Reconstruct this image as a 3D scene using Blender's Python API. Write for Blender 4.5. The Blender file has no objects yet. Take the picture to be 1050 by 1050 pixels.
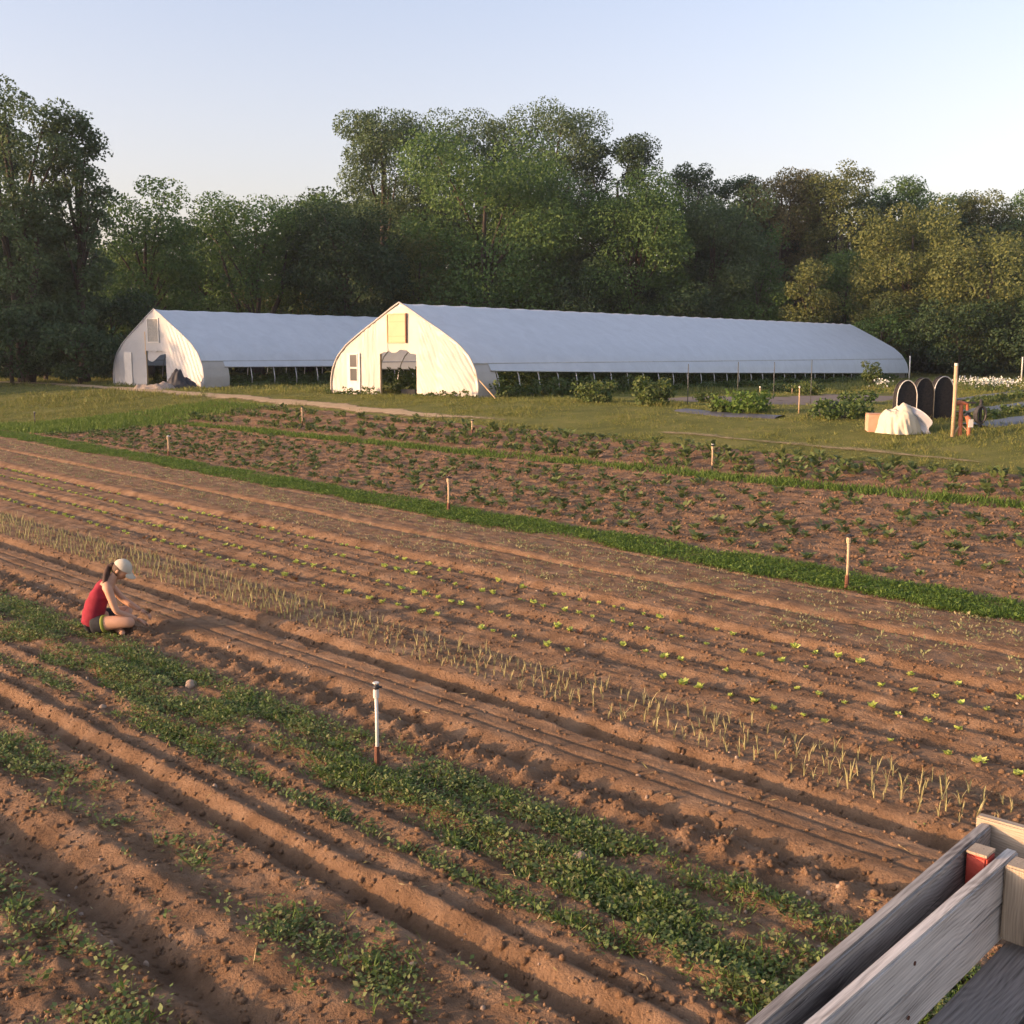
import bpy, bmesh, math, random
import numpy as np
from mathutils import Vector, Matrix
R = math.radians
SC = bpy.context.scene
COL = SC.collection
rng = np.random.default_rng(11)
random.seed(5)

# ---------------------------------------------------------------- camera, sky, sun, exposure
PITCH = math.atan((525 - 362) / 1139.)
FOC, CZ = 1139., 3.0
cam = bpy.data.objects.new('camera', bpy.data.cameras.new('camera'))
COL.objects.link(cam)
cam.location = (0, 0, CZ)
cam.rotation_euler = (math.pi / 2 - PITCH, 0, 0)
cam.data.sensor_fit = 'HORIZONTAL'
cam.data.angle = 2 * math.atan(525 / FOC)
cam.data.clip_start, cam.data.clip_end = 0.05, 4000
SC.camera = cam

SUN_EL, SUN_DIR = 10.0, Vector((-.955, -.295, 0)).normalized()      # direction towards the sun
wd = bpy.data.worlds.new('World'); SC.world = wd; wd.use_nodes = True
nt = wd.node_tree; nt.nodes.clear()
sky = nt.nodes.new('ShaderNodeTexSky'); sky.sky_type = 'NISHITA'; sky.sun_disc = False
sky.sun_elevation = R(SUN_EL); sky.sun_rotation = math.atan2(SUN_DIR.x, SUN_DIR.y)
sky.air_density = 1.0; sky.dust_density = 3.0; sky.ozone_density = 1.3; sky.altitude = 100
bg = nt.nodes.new('ShaderNodeBackground'); bg.inputs[1].default_value = .15
wo = nt.nodes.new('ShaderNodeOutputWorld')
hsv = nt.nodes.new('ShaderNodeHueSaturation'); hsv.inputs['Saturation'].default_value = .63
nt.links.new(sky.outputs[0], hsv.inputs['Color']); 
tc = nt.nodes.new('ShaderNodeTexCoord'); sx = nt.nodes.new('ShaderNodeSeparateXYZ'); nt.links.new(tc.outputs['Generated'], sx.inputs[0])
cr = nt.nodes.new('ShaderNodeValToRGB'); cr.color_ramp.elements[0].color = (1.2, .955, .87, 1); cr.color_ramp.elements[0].position = .03
cr.color_ramp.elements[1].color = (.95, .925, 1.03, 1); cr.color_ramp.elements[1].position = .34; nt.links.new(sx.outputs[2], cr.inputs[0])
mx = nt.nodes.new('ShaderNodeMix'); mx.data_type = 'RGBA'; mx.blend_type = 'MULTIPLY'; mx.inputs[0].default_value = 1
nt.links.new(hsv.outputs[0], mx.inputs[6]); nt.links.new(cr.outputs[0], mx.inputs[7]); nt.links.new(mx.outputs[2], bg.inputs[0]); nt.links.new(bg.outputs[0], wo.inputs[0])

sd = bpy.data.lights.new('sun', 'SUN'); sd.energy = 2.9; sd.angle = R(.6); sd.color = (1.0, .58, .28)
sun = bpy.data.objects.new('sun', sd); COL.objects.link(sun)
sv = Vector((SUN_DIR.x * math.cos(R(SUN_EL)), SUN_DIR.y * math.cos(R(SUN_EL)), math.sin(R(SUN_EL))))
sun.rotation_euler = sv.to_track_quat('Z', 'Y').to_euler(); sun.location = (-40, -12, 30)

SC.view_settings.view_transform = 'Standard'; SC.view_settings.look = 'None'
SC.view_settings.gamma = 1; SC.view_settings.use_curve_mapping = False
SC.view_settings.exposure = 1.4
SC.cycles.max_bounces = 6; SC.cycles.transparent_max_bounces = 8

# ---------------------------------------------------------------- maths helpers
GN = np.array([.649, .761])                      # direction in which the land rises gently
def ss(t):
    t = np.clip(t, 0, 1); return t * t * (3 - 2 * t)
def gz(x, y): return ss((GN[0] * x + GN[1] * y - 22) / 14.)
def ray(px, py):
    u = 525 - py
    return np.array([px - 525., FOC * math.cos(PITCH) + u * math.sin(PITCH), u * math.cos(PITCH) - FOC * math.sin(PITCH)])
def at(px, py):
    """a point of the photograph's ground, measured as a place on the land"""
    d = ray(px, py); ks = np.linspace(1e-3, 200 / d[1], 20000)
    i = np.argmax(CZ + d[2] * ks < gz(d[0] * ks, d[1] * ks)); k = ks[i]
    return np.array([d[0] * k, d[1] * k, float(gz(d[0] * k, d[1] * k))])
def at_depth(px, py, Y):
    d = ray(px, py); k = Y / d[1]; return np.array([d[0] * k, Y, CZ + d[2] * k])
def _h(i, j, s):
    n = (i * 374761393 + j * 668265263 + s * 974711) & 0xffffffff
    n = ((n ^ (n >> 13)) * 1274126177) & 0xffffffff
    return ((n ^ (n >> 16)) & 0xffff) / 65535.
def vnoise(x, y, s=0):
    xi = np.floor(x).astype(np.int64); yi = np.floor(y).astype(np.int64)
    fx = x - xi; fy = y - yi; fx = fx * fx * (3 - 2 * fx); fy = fy * fy * (3 - 2 * fy)
    a = _h(xi, yi, s); b = _h(xi + 1, yi, s); c = _h(xi, yi + 1, s); d = _h(xi + 1, yi + 1, s)
    return (a * (1 - fx) + b * fx) * (1 - fy) + (c * (1 - fx) + d * fx) * fy * 1.0 - .5
def fbm(x, y, s=0, o=4, g=.5):
    r = 0; a = 1.
    for k in range(o): r = r + a * vnoise(x * 2 ** k + 17.3 * k, y * 2 ** k - 9.1 * k, s + k); a *= g
    return r

# ---------------------------------------------------------------- object helpers
class MB:
    def __init__(s): s.v = []; s.f = []; s.n = 0
    def add(s, v, f):
        v = np.asarray(v, float).reshape(-1, 3)
        s.f += [tuple(int(i) + s.n for i in q) for q in f]; s.v.append(v); s.n += len(v); return s
    def box(s, c, d, rz=0, M=None):
        x, y, z = [k / 2 for k in d]
        v = np.array([(a, b, e) for a in (-x, x) for b in (-y, y) for e in (-z, z)])
        if M is not None: v = v @ np.array(M.to_3x3()).T
        elif rz: cs, sn = math.cos(rz), math.sin(rz); v = v @ np.array([[cs, sn, 0], [-sn, cs, 0], [0, 0, 1]])
        return s.add(v + np.array(c), [(0, 1, 3, 2), (4, 6, 7, 5), (0, 4, 5, 1), (2, 3, 7, 6), (0, 2, 6, 4), (1, 5, 7, 3)])
    def tube(s, pts, rad, n=8, cap=True):
        pts = [Vector(p) for p in pts]
        if not hasattr(rad, '__len__'): rad = [rad] * len(pts)
        vs = []; fs = []
        for i, p in enumerate(pts):
            t = (pts[min(i + 1, len(pts) - 1)] - pts[max(i - 1, 0)]).normalized()
            a = t.orthogonal() if i == 0 else (a - t * a.dot(t)); a.normalize(); b = t.cross(a)
            for k in range(n):
                q = 2 * math.pi * k / n; vs.append(p + (a * math.cos(q) + b * math.sin(q)) * rad[i])
        for i in range(len(pts) - 1):
            for k in range(n): fs.append((i * n + k, i * n + (k + 1) % n, (i + 1) * n + (k + 1) % n, (i + 1) * n + k))
        if cap: fs.append(tuple(range(n))[::-1]); fs.append(tuple(range((len(pts) - 1) * n, len(pts) * n)))
        return s.add([tuple(v) for v in vs], fs)
    def build(s, name, mat, parent=None, smooth=False, bevel=0):
        me = bpy.data.meshes.new(name); me.from_pydata(np.concatenate(s.v).tolist() if s.v else [], [], s.f)
        if bevel:
            bm = bmesh.new(); bm.from_mesh(me)
            bmesh.ops.bevel(bm, geom=bm.edges[:], offset=bevel, segments=2, affect='EDGES'); bm.to_mesh(me); bm.free()
        return link(name, me, mat, parent, smooth)
def link(name, me, mat, parent=None, smooth=False):
    me.materials.append(mat)
    if smooth: me.polygons.foreach_set('use_smooth', np.ones(len(me.polygons), bool))
    o = bpy.data.objects.new(name, me); COL.objects.link(o)
    if parent: o.parent = parent
    return o
def np_mesh(name, v, f, mat, parent=None, smooth=False):
    """v (n,3), f (m,k) equal sized faces"""
    v = np.ascontiguousarray(v, np.float32); f = np.ascontiguousarray(f, np.int32)
    me = bpy.data.meshes.new(name); k = f.shape[1]
    me.vertices.add(len(v)); me.vertices.foreach_set('co', v.ravel())
    me.loops.add(f.size); me.loops.foreach_set('vertex_index', f.ravel())
    me.polygons.add(len(f)); me.polygons.foreach_set('loop_start', np.arange(0, f.size, k, dtype=np.int32))
    me.update(calc_edges=True); me.validate()
    return link(name, me, mat, parent, smooth)
def tag(o, label=None, cat=None, group=None, kind=None):
    if label: o['label'] = label
    if cat: o['category'] = cat
    if group: o['group'] = group
    if kind: o['kind'] = kind
    return o
def thing(name, label, cat, loc=(0, 0, 0), rz=0, group=None):
    o = bpy.data.objects.new(name, None); COL.objects.link(o); o.empty_display_size = .2
    o.location = tuple(float(k) for k in loc); o.rotation_euler = (0, 0, rz)
    return tag(o, label, cat, group)
def grid_mesh(name, X, Y, Z, mat, smooth=True, parent=None):
    n, m = X.shape; i = np.arange(n * m).reshape(n, m)
    f = np.stack([i[:-1, :-1], i[1:, :-1], i[1:, 1:], i[:-1, 1:]], -1).reshape(-1, 4)
    return np_mesh(name, np.stack([X, Y, Z], -1).reshape(-1, 3), f, mat, parent, smooth)
def unit(v): return v / np.maximum(np.linalg.norm(v, axis=-1, keepdims=True), 1e-9)
def leaf_quads(p, d, nr, L, W, fold=.0):
    """diamond leaves: base at p, growing along d"""
    sd_ = unit(np.cross(d, nr)); L = np.asarray(L)[:, None]; W = np.asarray(W)[:, None]
    m = p + d * L * .5 - nr * L * fold
    v = np.stack([p, m + sd_ * W * .5, p + d * L, m - sd_ * W * .5], 1).reshape(-1, 3)
    return v, np.arange(len(p) * 4).reshape(-1, 4)
def rdir(n, r=rng): return unit(r.normal(size=(n, 3)))

# ---------------------------------------------------------------- materials
def mat(name, col, rough=.8, **k):
    m = bpy.data.materials.new(name); m.use_nodes = True; b = m.node_tree.nodes['Principled BSDF']
    b.inputs['Base Color'].default_value = (*col, 1); b.inputs['Roughness'].default_value = rough
    b.inputs['Specular IOR Level'].default_value = k.get('spec', .3); b.inputs['Metallic'].default_value = k.get('metal', 0)
    return m
def N(m, t, **k):
    n = m.node_tree.nodes.new(t)
    for a, b in k.items(): setattr(n, a, b)
    return n
def lk(m, a, b): m.node_tree.links.new(a, b)
def ramp(m, fac, cols):
    r = N(m, 'ShaderNodeValToRGB'); e = r.color_ramp.elements
    while len(e) < len(cols): e.new(.5)
    for q, (p, c) in zip(e, cols): q.position = p; q.color = (*c, 1)
    lk(m, fac, r.inputs[0]); return r.outputs[0]
def coord(m, scale, kind='Object'):
    t = N(m, 'ShaderNodeTexCoord'); mp = N(m, 'ShaderNodeMapping'); mp.inputs['Scale'].default_value = scale
    lk(m, t.outputs[kind], mp.inputs[0]); return mp.outputs[0]
def noise(m, vec, sc, det=5, rough=.6, dist=0):
    n = N(m, 'ShaderNodeTexNoise'); n.inputs['Scale'].default_value = sc; n.inputs['Detail'].default_value = det
    n.inputs['Roughness'].default_value = rough; n.inputs['Distortion'].default_value = dist
    if vec is not None: lk(m, vec, n.inputs['Vector'])
    return n.outputs['Fac']
def bump(m, fac, st, dist):
    b = N(m, 'ShaderNodeBump'); b.inputs['Strength'].default_value = st; b.inputs['Distance'].default_value = dist
    lk(m, fac, b.inputs['Height']); lk(m, b.outputs[0], m.node_tree.nodes['Principled BSDF'].inputs['Normal']); return b
def tex(name, cols, sc=6, rough=.85, st=.3, dist=.01, scale=(1, 1, 1), det=6, bsc=None, kind='Object', dst=0, **k):
    m = mat(name, cols[0], rough, **k); v = coord(m, scale, kind); f = noise(m, v, sc, det, .62, dst)
    n = len(cols); c = ramp(m, f, [(.32 + .36 * i / (n - 1), q) for i, q in enumerate(cols)])
    lk(m, c, m.node_tree.nodes['Principled BSDF'].inputs['Base Color'])
    bump(m, noise(m, v, bsc or sc * 4, 5, .7), st, dist); return m
def leafmat(name, cols, trans=.35, rough=.6):
    """leaf colours vary from leaf to leaf, with some light passing through"""
    m = mat(name, cols[0], rough, spec=.25); g = N(m, 'ShaderNodeNewGeometry')
    n = len(cols); c = ramp(m, g.outputs['Random Per Island'], [(i / (n - 1), q) for i, q in enumerate(cols)])
    b = m.node_tree.nodes['Principled BSDF']; lk(m, c, b.inputs['Base Color'])
    t = N(m, 'ShaderNodeBsdfTranslucent'); lk(m, c, t.inputs[0]); x = N(m, 'ShaderNodeMixShader'); x.inputs[0].default_value = trans
    lk(m, b.outputs[0], x.inputs[1]); lk(m, t.outputs[0], x.inputs[2])
    lk(m, x.outputs[0], m.node_tree.nodes['Material Output'].inputs[0]); return m
def plastic(name, col, trans, rough=.4):
    m = mat(name, col, rough, spec=.4); b = m.node_tree.nodes['Principled BSDF']
    v = coord(m, (1, 1, 1)); f = noise(m, v, 1.3, 6, .65, .6)
    c = ramp(m, f, [(.3, tuple(k * .88 for k in col)), (.7, col)]); lk(m, c, b.inputs['Base Color'])
    w = N(m, 'ShaderNodeMapping'); w.inputs['Scale'].default_value = (1.2, 1.2, 4); w.inputs['Rotation'].default_value = (.5, .7, .3)
    lk(m, v, w.inputs[0]); bump(m, noise(m, w.outputs[0], 2.2, 4, .55, 1.2), .35, .03)
    t = N(m, 'ShaderNodeBsdfTranslucent'); lk(m, c, t.inputs[0]); x = N(m, 'ShaderNodeMixShader'); x.inputs[0].default_value = trans
    lk(m, b.outputs[0], x.inputs[1]); lk(m, t.outputs[0], x.inputs[2])
    lk(m, x.outputs[0], m.node_tree.nodes['Material Output'].inputs[0]); return m
def wood(name, dark, light, axis=1, sc=1., rough=.8):
    """weathered timber: long fibres, swirling rings round knots, checks"""
    m = mat(name, light, rough, spec=.25); b = m.node_tree.nodes['Principled BSDF']
    o1, o2 = [i for i in range(3) if i != axis]
    def vec(al, ac): return coord(m, tuple((al if i == axis else ac) * sc for i in range(3)))
    def M(op, a, c=None, d=None):
        n = N(m, 'ShaderNodeMath', operation=op)
        for i, q in enumerate((a, c, d)):
            if q is None: continue
            if isinstance(q, (int, float)): n.inputs[i].default_value = q
            else: lk(m, q, n.inputs[i])
        return n.outputs[0]
    sp = N(m, 'ShaderNodeSeparateXYZ'); lk(m, vec(1, 1), sp.inputs[0])
    warp = noise(m, vec(1.7, 5), 1.0, 2, .5, .4)
    vo = N(m, 'ShaderNodeTexVoronoi'); vo.inputs['Scale'].default_value = 1; lk(m, vec(2.1, 5.5), vo.inputs['Vector'])
    knot = M('POWER', 2.718, M('MULTIPLY', vo.outputs['Distance'], -7.0))
    u = M('ADD', M('MULTIPLY_ADD', warp, .10, M('MULTIPLY_ADD', sp.outputs[o1], .7, sp.outputs[o2])), M('MULTIPLY', knot, .05))
    ring = M('SINE', M('MULTIPLY', u, 560.))
    fine = noise(m, vec(5, 150), 1.0, 4, .7); broad = noise(m, vec(1.2, 7), 1.0, 3, .6)
    crack = M('GREATER_THAN', noise(m, vec(1.6, 60), 1.0, 3, .6, .3), .69)
    a = M('ADD', M('MULTIPLY_ADD', ring, .042, M('MULTIPLY', fine, .6)), M('MULTIPLY_ADD', broad, .5, M('MULTIPLY', knot, -.35)))
    a = M('SUBTRACT', a, M('MULTIPLY', crack, .3))
    mid = tuple((p * .9 + q * 1.1) / 2 for p, q in zip(dark, light))
    c = ramp(m, a, [(.22, tuple(k * .5 for k in dark)), (.38, dark), (.52, mid), (.68, light)]); lk(m, c, b.inputs['Base Color'])
    bump(m, a, .6, .003); return m

SOIL = tex('soil', [(.142, .085, .049), (.215, .132, .078), (.285, .185, .115)], sc=3.2, rough=.95, st=1.0, dist=.035, det=9, bsc=34, spec=.1)
STONE = tex('stone', [(.24, .17, .12), (.36, .27, .2)], sc=9, st=.4)
LAWN = tex('lawn_turf', [(.08, .09, .024), (.118, .125, .034), (.17, .16, .052)], sc=.7, rough=.95, st=.9, dist=.05, det=10, bsc=16, spec=.1)
PATH = tex('path_dirt', [(.30, .22, .13), (.42, .32, .2)], sc=4, rough=.95, st=.5, bsc=20, spec=.1)
POLY = plastic('greenhouse_plastic', (.73, .77, .82), .26)
POLYW = plastic('white_sheet', (.54, .51, .465), .22); POLY2 = plastic('shaded_white_sheet', (.44, .455, .48), .12)  # POLY2: greyer copy of the white sheet, shade on the smaller front put into colour
TARP = plastic('tarp_cloth', (.62, .57, .44), .15, .7)
METAL = tex('galvanised_steel', [(.45, .45, .44), (.6, .6, .6)], sc=5, rough=.45, st=.1, metal=.6)
DKM = tex('dark_steel', [(.06, .065, .06), (.11, .115, .11)], sc=8, rough=.6)
PINE = tex('pale_timber', [(.42, .3, .17), (.56, .42, .26)], sc=6, scale=(6, 6, 1))
BLACKP = tex('black_plastic', [(.02, .02, .022), (.04, .04, .045)], sc=6, rough=.5)
WHITEP = tex('white_pvc', [(.56, .54, .49), (.64, .62, .57)], sc=6, rough=.45, st=.05)
TANP = tex('weathered_stake', [(.36, .25, .15), (.52, .39, .25)], sc=8)
RUST = tex('rusty_iron', [(.10, .042, .028), (.17, .075, .045)], sc=14, rough=.8)
GLASS = mat('window_glass', (.05, .055, .06), .15, spec=.6)
WHITE = tex('white_paint', [(.52, .51, .49), (.6, .59, .57)], sc=4, st=.1)
BARK = tex('bark', [(.035, .028, .021), (.075, .06, .045)], sc=5, st=.8, dist=.03, scale=(3, 3, .6))
BARKP = tex('pale_bark', [(.14, .12, .10), (.22, .19, .155)], sc=5, st=.5, scale=(3, 3, .6))
WEED = leafmat('weed_leaf', [(.075, .12, .034), (.115, .17, .05), (.165, .21, .075), (.21, .20, .095)], .3)
DRY = leafmat('dry_straw', [(.25, .19, .09), (.42, .34, .18), (.20, .2, .06)], .2)
GRASSG = leafmat('strip_grass', [(.06, .115, .018), (.095, .165, .028), (.135, .2, .042)], .35)
LAWNB = leafmat('lawn_blade', [(.11, .135, .03), (.15, .17, .04), (.22, .205, .06), (.105, .145, .035)], .3)
LETG = leafmat('lettuce_leaf', [(.30, .40, .07), (.42, .50, .11), (.5, .55, .16)], .35)
LETR = leafmat('red_lettuce_leaf', [(.13, .04, .035), (.22, .09, .05), (.2, .16, .06)], .3)
ONI = leafmat('onion_leaf', [(.22, .23, .09), (.34, .32, .14), (.44, .38, .19)], .25)
POT = leafmat('crop_leaf', [(.06, .095, .032), (.10, .14, .045), (.15, .185, .07)], .3)
SPR = leafmat('sprout_leaf', [(.16, .18, .08), (.24, .25, .12), (.32, .28, .15)], .3)

# ---------------------------------------------------------------- the field's row system
LINES = [((0, 856), (226, 1036)), ((0, 786), (349, 1008)), ((0, 683), (744, 1043)), ((0, 610), (800, 925)), ((0, 551), (968, 851)),
         ((0, 530), (1000, 817)), ((0, 514), (1033, 798)), ((0, 490), (1018, 737)), ((0, 482), (1029, 719)), ((0, 464), (1050, 684)),
         ((0, 448.6), (1050, 642)), ((0, 441), (1050, 621)), ((145, 432), (1050, 524)), ((145, 429.5), (1050, 516)), ((330, 420), (1050, 487))]
FN = np.array([.724, .69]); FN /= np.linalg.norm(FN); FU = np.array([-FN[1], FN[0]])
_c, _m = [], []
for p, q in LINES:
    A, B = at(*p)[:2], at(*q)[:2]; a = (A @ FU, B @ FU); v = (A @ FN, B @ FN)
    s_ = (v[1] - v[0]) / (a[1] - a[0]); _m.append(s_); _c.append(v[0] - s_ * (a[0] - 8))
FC = np.array([_c[0] - 6] + _c + [_c[-1] + 12]); FM = np.array([_m[0]] + _m + [_m[-1]])
def t2v(t, a): return np.interp(t, FC, FC) + np.interp(t, FC, FM) * (a - 8)
def ta2xy(t, a):
    v = t2v(t, a); return FU[0] * a + FN[0] * v, FU[1] * a + FN[1] * v
def v2t(v, a): return np.interp(v, FC + FM * (a - 8), FC)
def xy2ta(x, y):
    a = FU[0] * x + FU[1] * y; v = FN[0] * x + FN[1] * y
    return np.array([v2t(q, p) for q, p in zip(v, a)]), a
TOP_T = 25.75
PROF = np.array([(-4, .0), (1.0, .02), (1.5, .03), (1.95, .03), (2.12, .01), (2.22, -.08), (2.28, -.09), (2.42, .0), (2.6, .035), (2.72, -.005), (2.98, .0),
    (3.08, .025), (3.2, .015), (3.26, -.075), (3.34, -.07), (3.44, .05), (3.5, .045), (3.575, -.01), (3.65, .035), (3.76, .03), (3.85, .0), (4.0, .05), (4.12, .01),
    (4.4, .05), (4.6, .015), (4.9, .04), (5.0, .0), (5.18, .04), (5.34, .02), (5.46, -.03), (5.57, .05), (5.62, .06), (6.05, .06), (6.11, .065), (6.2, -.06), (6.34, -.065),
    (6.46, .05), (6.55, .06), (7.2, .05), (7.3, .01), (7.38, -.04), (7.5, .03), (7.82, .045), (8.0, .01), (8.08, -.03), (8.22, .03), (8.44, .045), (8.55, .02),
    (8.64, -.055), (8.8, .04), (9.1, .05), (9.2, -.005), (9.34, .02), (9.66, .04), (9.77, -.045), (9.88, -.05), (10.0, .05), (10.1, .06), (10.9, .05), (11.02, .045),
    (11.1, -.07), (11.2, .05), (11.3, .06), (12.3, .05), (12.42, -.03), (12.5, .03), (12.6, .02), (13.6, .02), (13.78, -.02), (14.2, .0), (40, 0)])
def profile(t):
    h = (np.interp(t - .02, PROF[:, 0], PROF[:, 1]) + np.interp(t + .02, PROF[:, 0], PROF[:, 1]) + 2 * np.interp(t, PROF[:, 0], PROF[:, 1])) / 4
    return h + np.where((t > 13.8) & (t < 25.6), .01 * np.sin((t - 14) * 2 * math.pi / .47), 0)
def rough_amp(t): return np.interp(t, [0, 2, 2.5, 3.0, 3.3, 3.5, 4, 4.95, 5.1, 5.35, 5.5, 5.6, 5.65, 6.02, 6.1, 6.6, 7.2, 7.8, 10, 12, 12.6, 14, 30],
                                   [1, 1, .9, 1, .6, .6, .8, .9, 1.6, 1.7, .9, .4, .3, .3, .8, .7, .7, .75, .65, .6, .5, 1.1, 1.2])
def field_h(t, a):
    r = rough_amp(t)
    h = profile(t) + .012 * fbm(a * .9, t * 1.4, 3, 3)
    h = h + r * (.028 * fbm(a * 5, t * 6, 7, 3, .55) + .018 * np.maximum(0, fbm(a * 17, t * 19, 21, 3, .6)) )
    h = h + .018 * fbm(a * .5, t * 16, 40, 2) * np.interp(t, [5.5, 5.62, 6.05, 6.1], [1, .25, .25, 1])
    # furrow crests crumble: the depth of each row wanders along its length
    mounds = np.exp(-((t - 5.2) / .16) ** 2) * .05 * np.maximum(0, np.sin(a * 24 + 3 * fbm(a * .7, t * 0, 5, 2)))
    h = h + np.where(t > 13.8, .014 * fbm(a * 1.1, t * 2.2, 71, 4) + .026 * fbm(a * 3.5, t * 4, 75, 3), 0)
    drill = -.02 * (np.exp(-((t - 5.93) / .018) ** 2) + np.exp(-((t - 5.74) / .018) ** 2))
    return h + mounds + drill
def field_z(x, y, t=None, a=None):
    x = np.atleast_1d(x); y = np.atleast_1d(y)
    if t is None: t, a = xy2ta(x, y)
    return gz(x, y) + field_h(t, a)
def steps(knots):
    o = [knots[0][0]]
    while o[-1] < knots[-1][0]: o.append(o[-1] + np.interp(o[-1], [k[0] for k in knots], [k[1] for k in knots]))
    return np.array(o)
ga = steps([(-7, .2), (0, .06), (1, .024), (10, .026), (20, .045), (48, .085)])
gt = steps([(-1.5, .1), (1.2, .03), (1.6, .019), (5, .02), (8, .026), (13, .04), (20, .07), (26, .09)])
gt = np.append(gt[gt < TOP_T], TOP_T)
Tg, Ag = np.meshgrid(gt, ga, indexing='ij')
Xg, Yg = ta2xy(Tg, Ag)
Zg = gz(Xg, Yg) + field_h(Tg, Ag)
Zg[:2] -= .1; Zg[-2:] -= .06; Zg[:, :2] -= .1; Zg[:, -3:] -= .1
o = grid_mesh('soil_field', Xg, Yg, Zg, SOIL); tag(o, 'brown tilled soil with furrows and raised vegetable beds', 'soil', kind='structure')

# the land: one sheet to the horizon, a little lower beneath the tilled soil
xs = np.concatenate([-np.geomspace(60, 1500, 24)[::-1], np.arange(-59.5, 75, .5), np.geomspace(75.5, 1500, 24)])
ys = np.concatenate([-np.geomspace(6, 1500, 24)[::-1], np.arange(-5.5, 110, .5), np.geomspace(110.5, 2500, 26)])
Xl, Yl = np.meshgrid(xs, ys, indexing='ij')
tl, al = xy2ta(Xl.ravel(), Yl.ravel()); tl = tl.reshape(Xl.shape); al = al.reshape(Xl.shape)
inside = (tl > -1.2) & (tl < TOP_T - .35) & (al > -6.5) & (al < 47.3)
Zl = gz(Xl, Yl) + .03 * fbm(Xl * .6, Yl * .6, 60, 3) - np.where(inside, .3, .0)
o = grid_mesh('ground', Xl, Yl, Zl, LAWN); tag(o, 'mown grass ground running back to the woods', 'ground', kind='structure')
def land(x, y): return gz(x, y) + .03 * fbm(np.asarray(x) * .6, np.asarray(y) * .6, 60, 3)

def fade_edges(m, thr):
    a = N(m, 'ShaderNodeAttribute', attribute_name='edge'); f = noise(m, coord(m, (1, 1, 1)), 2.3, 6, .7)
    s_ = N(m, 'ShaderNodeMath', operation='ADD'); lk(m, a.outputs['Fac'], s_.inputs[0]); lk(m, f, s_.inputs[1])
    r = N(m, 'ShaderNodeMapRange'); lk(m, s_.outputs[0], r.inputs[0]); r.inputs[1].default_value = thr; r.inputs[2].default_value = thr + .3
    t = N(m, 'ShaderNodeBsdfTransparent'); x = N(m, 'ShaderNodeMixShader'); lk(m, r.outputs[0], x.inputs[0]); lk(m, t.outputs[0], x.inputs[1])
    lk(m, m.node_tree.nodes['Principled BSDF'].outputs[0], x.inputs[2]); lk(m, x.outputs[0], m.node_tree.nodes['Material Output'].inputs[0])
fade_edges(PATH, .72); PATH2 = PATH.copy(); PATH2.name = 'worn_turf'; [setattr(e_, 'color', c_) for q in PATH2.node_tree.nodes if q.type == 'VALTORGB' for e_, c_ in zip(q.color_ramp.elements, ((.24, .19, .10, 1), (.33, .26, .15, 1)))]
[setattr(q.inputs[i], 'default_value', w_) for q in PATH2.node_tree.nodes if q.type == 'MAP_RANGE' for i, w_ in ((1, 1.12), (2, 1.6))]
def strip_sheet(name, pts, wid, m, lift, label, cat, kind='structure', n=160, rag=.35, nw=7):
    P = np.array([at(*p)[:2] for p in pts]); s = np.r_[0, np.cumsum(np.linalg.norm(np.diff(P, axis=0), axis=1))]
    q = np.linspace(0, s[-1], n); x = np.interp(q, s, P[:, 0]); y = np.interp(q, s, P[:, 1])
    d = np.stack([np.gradient(x), np.gradient(y)], -1); d = unit(d); nn = np.stack([-d[:, 1], d[:, 0]], -1)
    w = np.interp(q, s, wid) / 2; k = np.linspace(-1, 1, nw)
    e1 = 1 + rag * fbm(q * .8, q * 0, 5, 3) * 2; e2 = 1 + rag * fbm(q * .8, q * 0 + 9, 8, 3) * 2
    off = np.where(k[None] > 0, k[None] * e1[:, None], k[None] * e2[:, None]) * w[:, None]
    X = x[:, None] + nn[:, :1] * off; Y = y[:, None] + nn[:, 1:] * off
    Z = land(X, Y) + lift * (1 - np.abs(k[None]) ** 4 * 1.8)
    o = grid_mesh(name, X, Y, Z, m); at_ = o.data.attributes.new('edge', 'FLOAT', 'POINT'); at_.data.foreach_set('value', ((1 - np.abs(k)[None]) * np.clip(np.minimum(np.arange(n), n - 1 - np.arange(n)) / (n * .14), 0, 1)[:, None]).ravel().astype(np.float32))
    return tag(o, label, cat, kind=kind)
strip_sheet('dirt_path', [(-60, 390), (60, 394), (140, 400), (230, 406), (340, 417), (450, 427), (560, 433)], [2.4, 2.4, 2.0, 2.0, 1.8, 1.4, .9], PATH, .035,
            'tan dirt track crossing the grass below the greenhouses', 'path')
strip_sheet('worn_path', [(640, 441), (720, 447), (800, 455), (880, 462), (965, 470), (1060, 482)], [.5, 1.1, 1.2, 1.2, 1.0, .7], PATH2, .03,
            'worn bare track in the grass behind the crop field', 'path', rag=.6)

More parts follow.
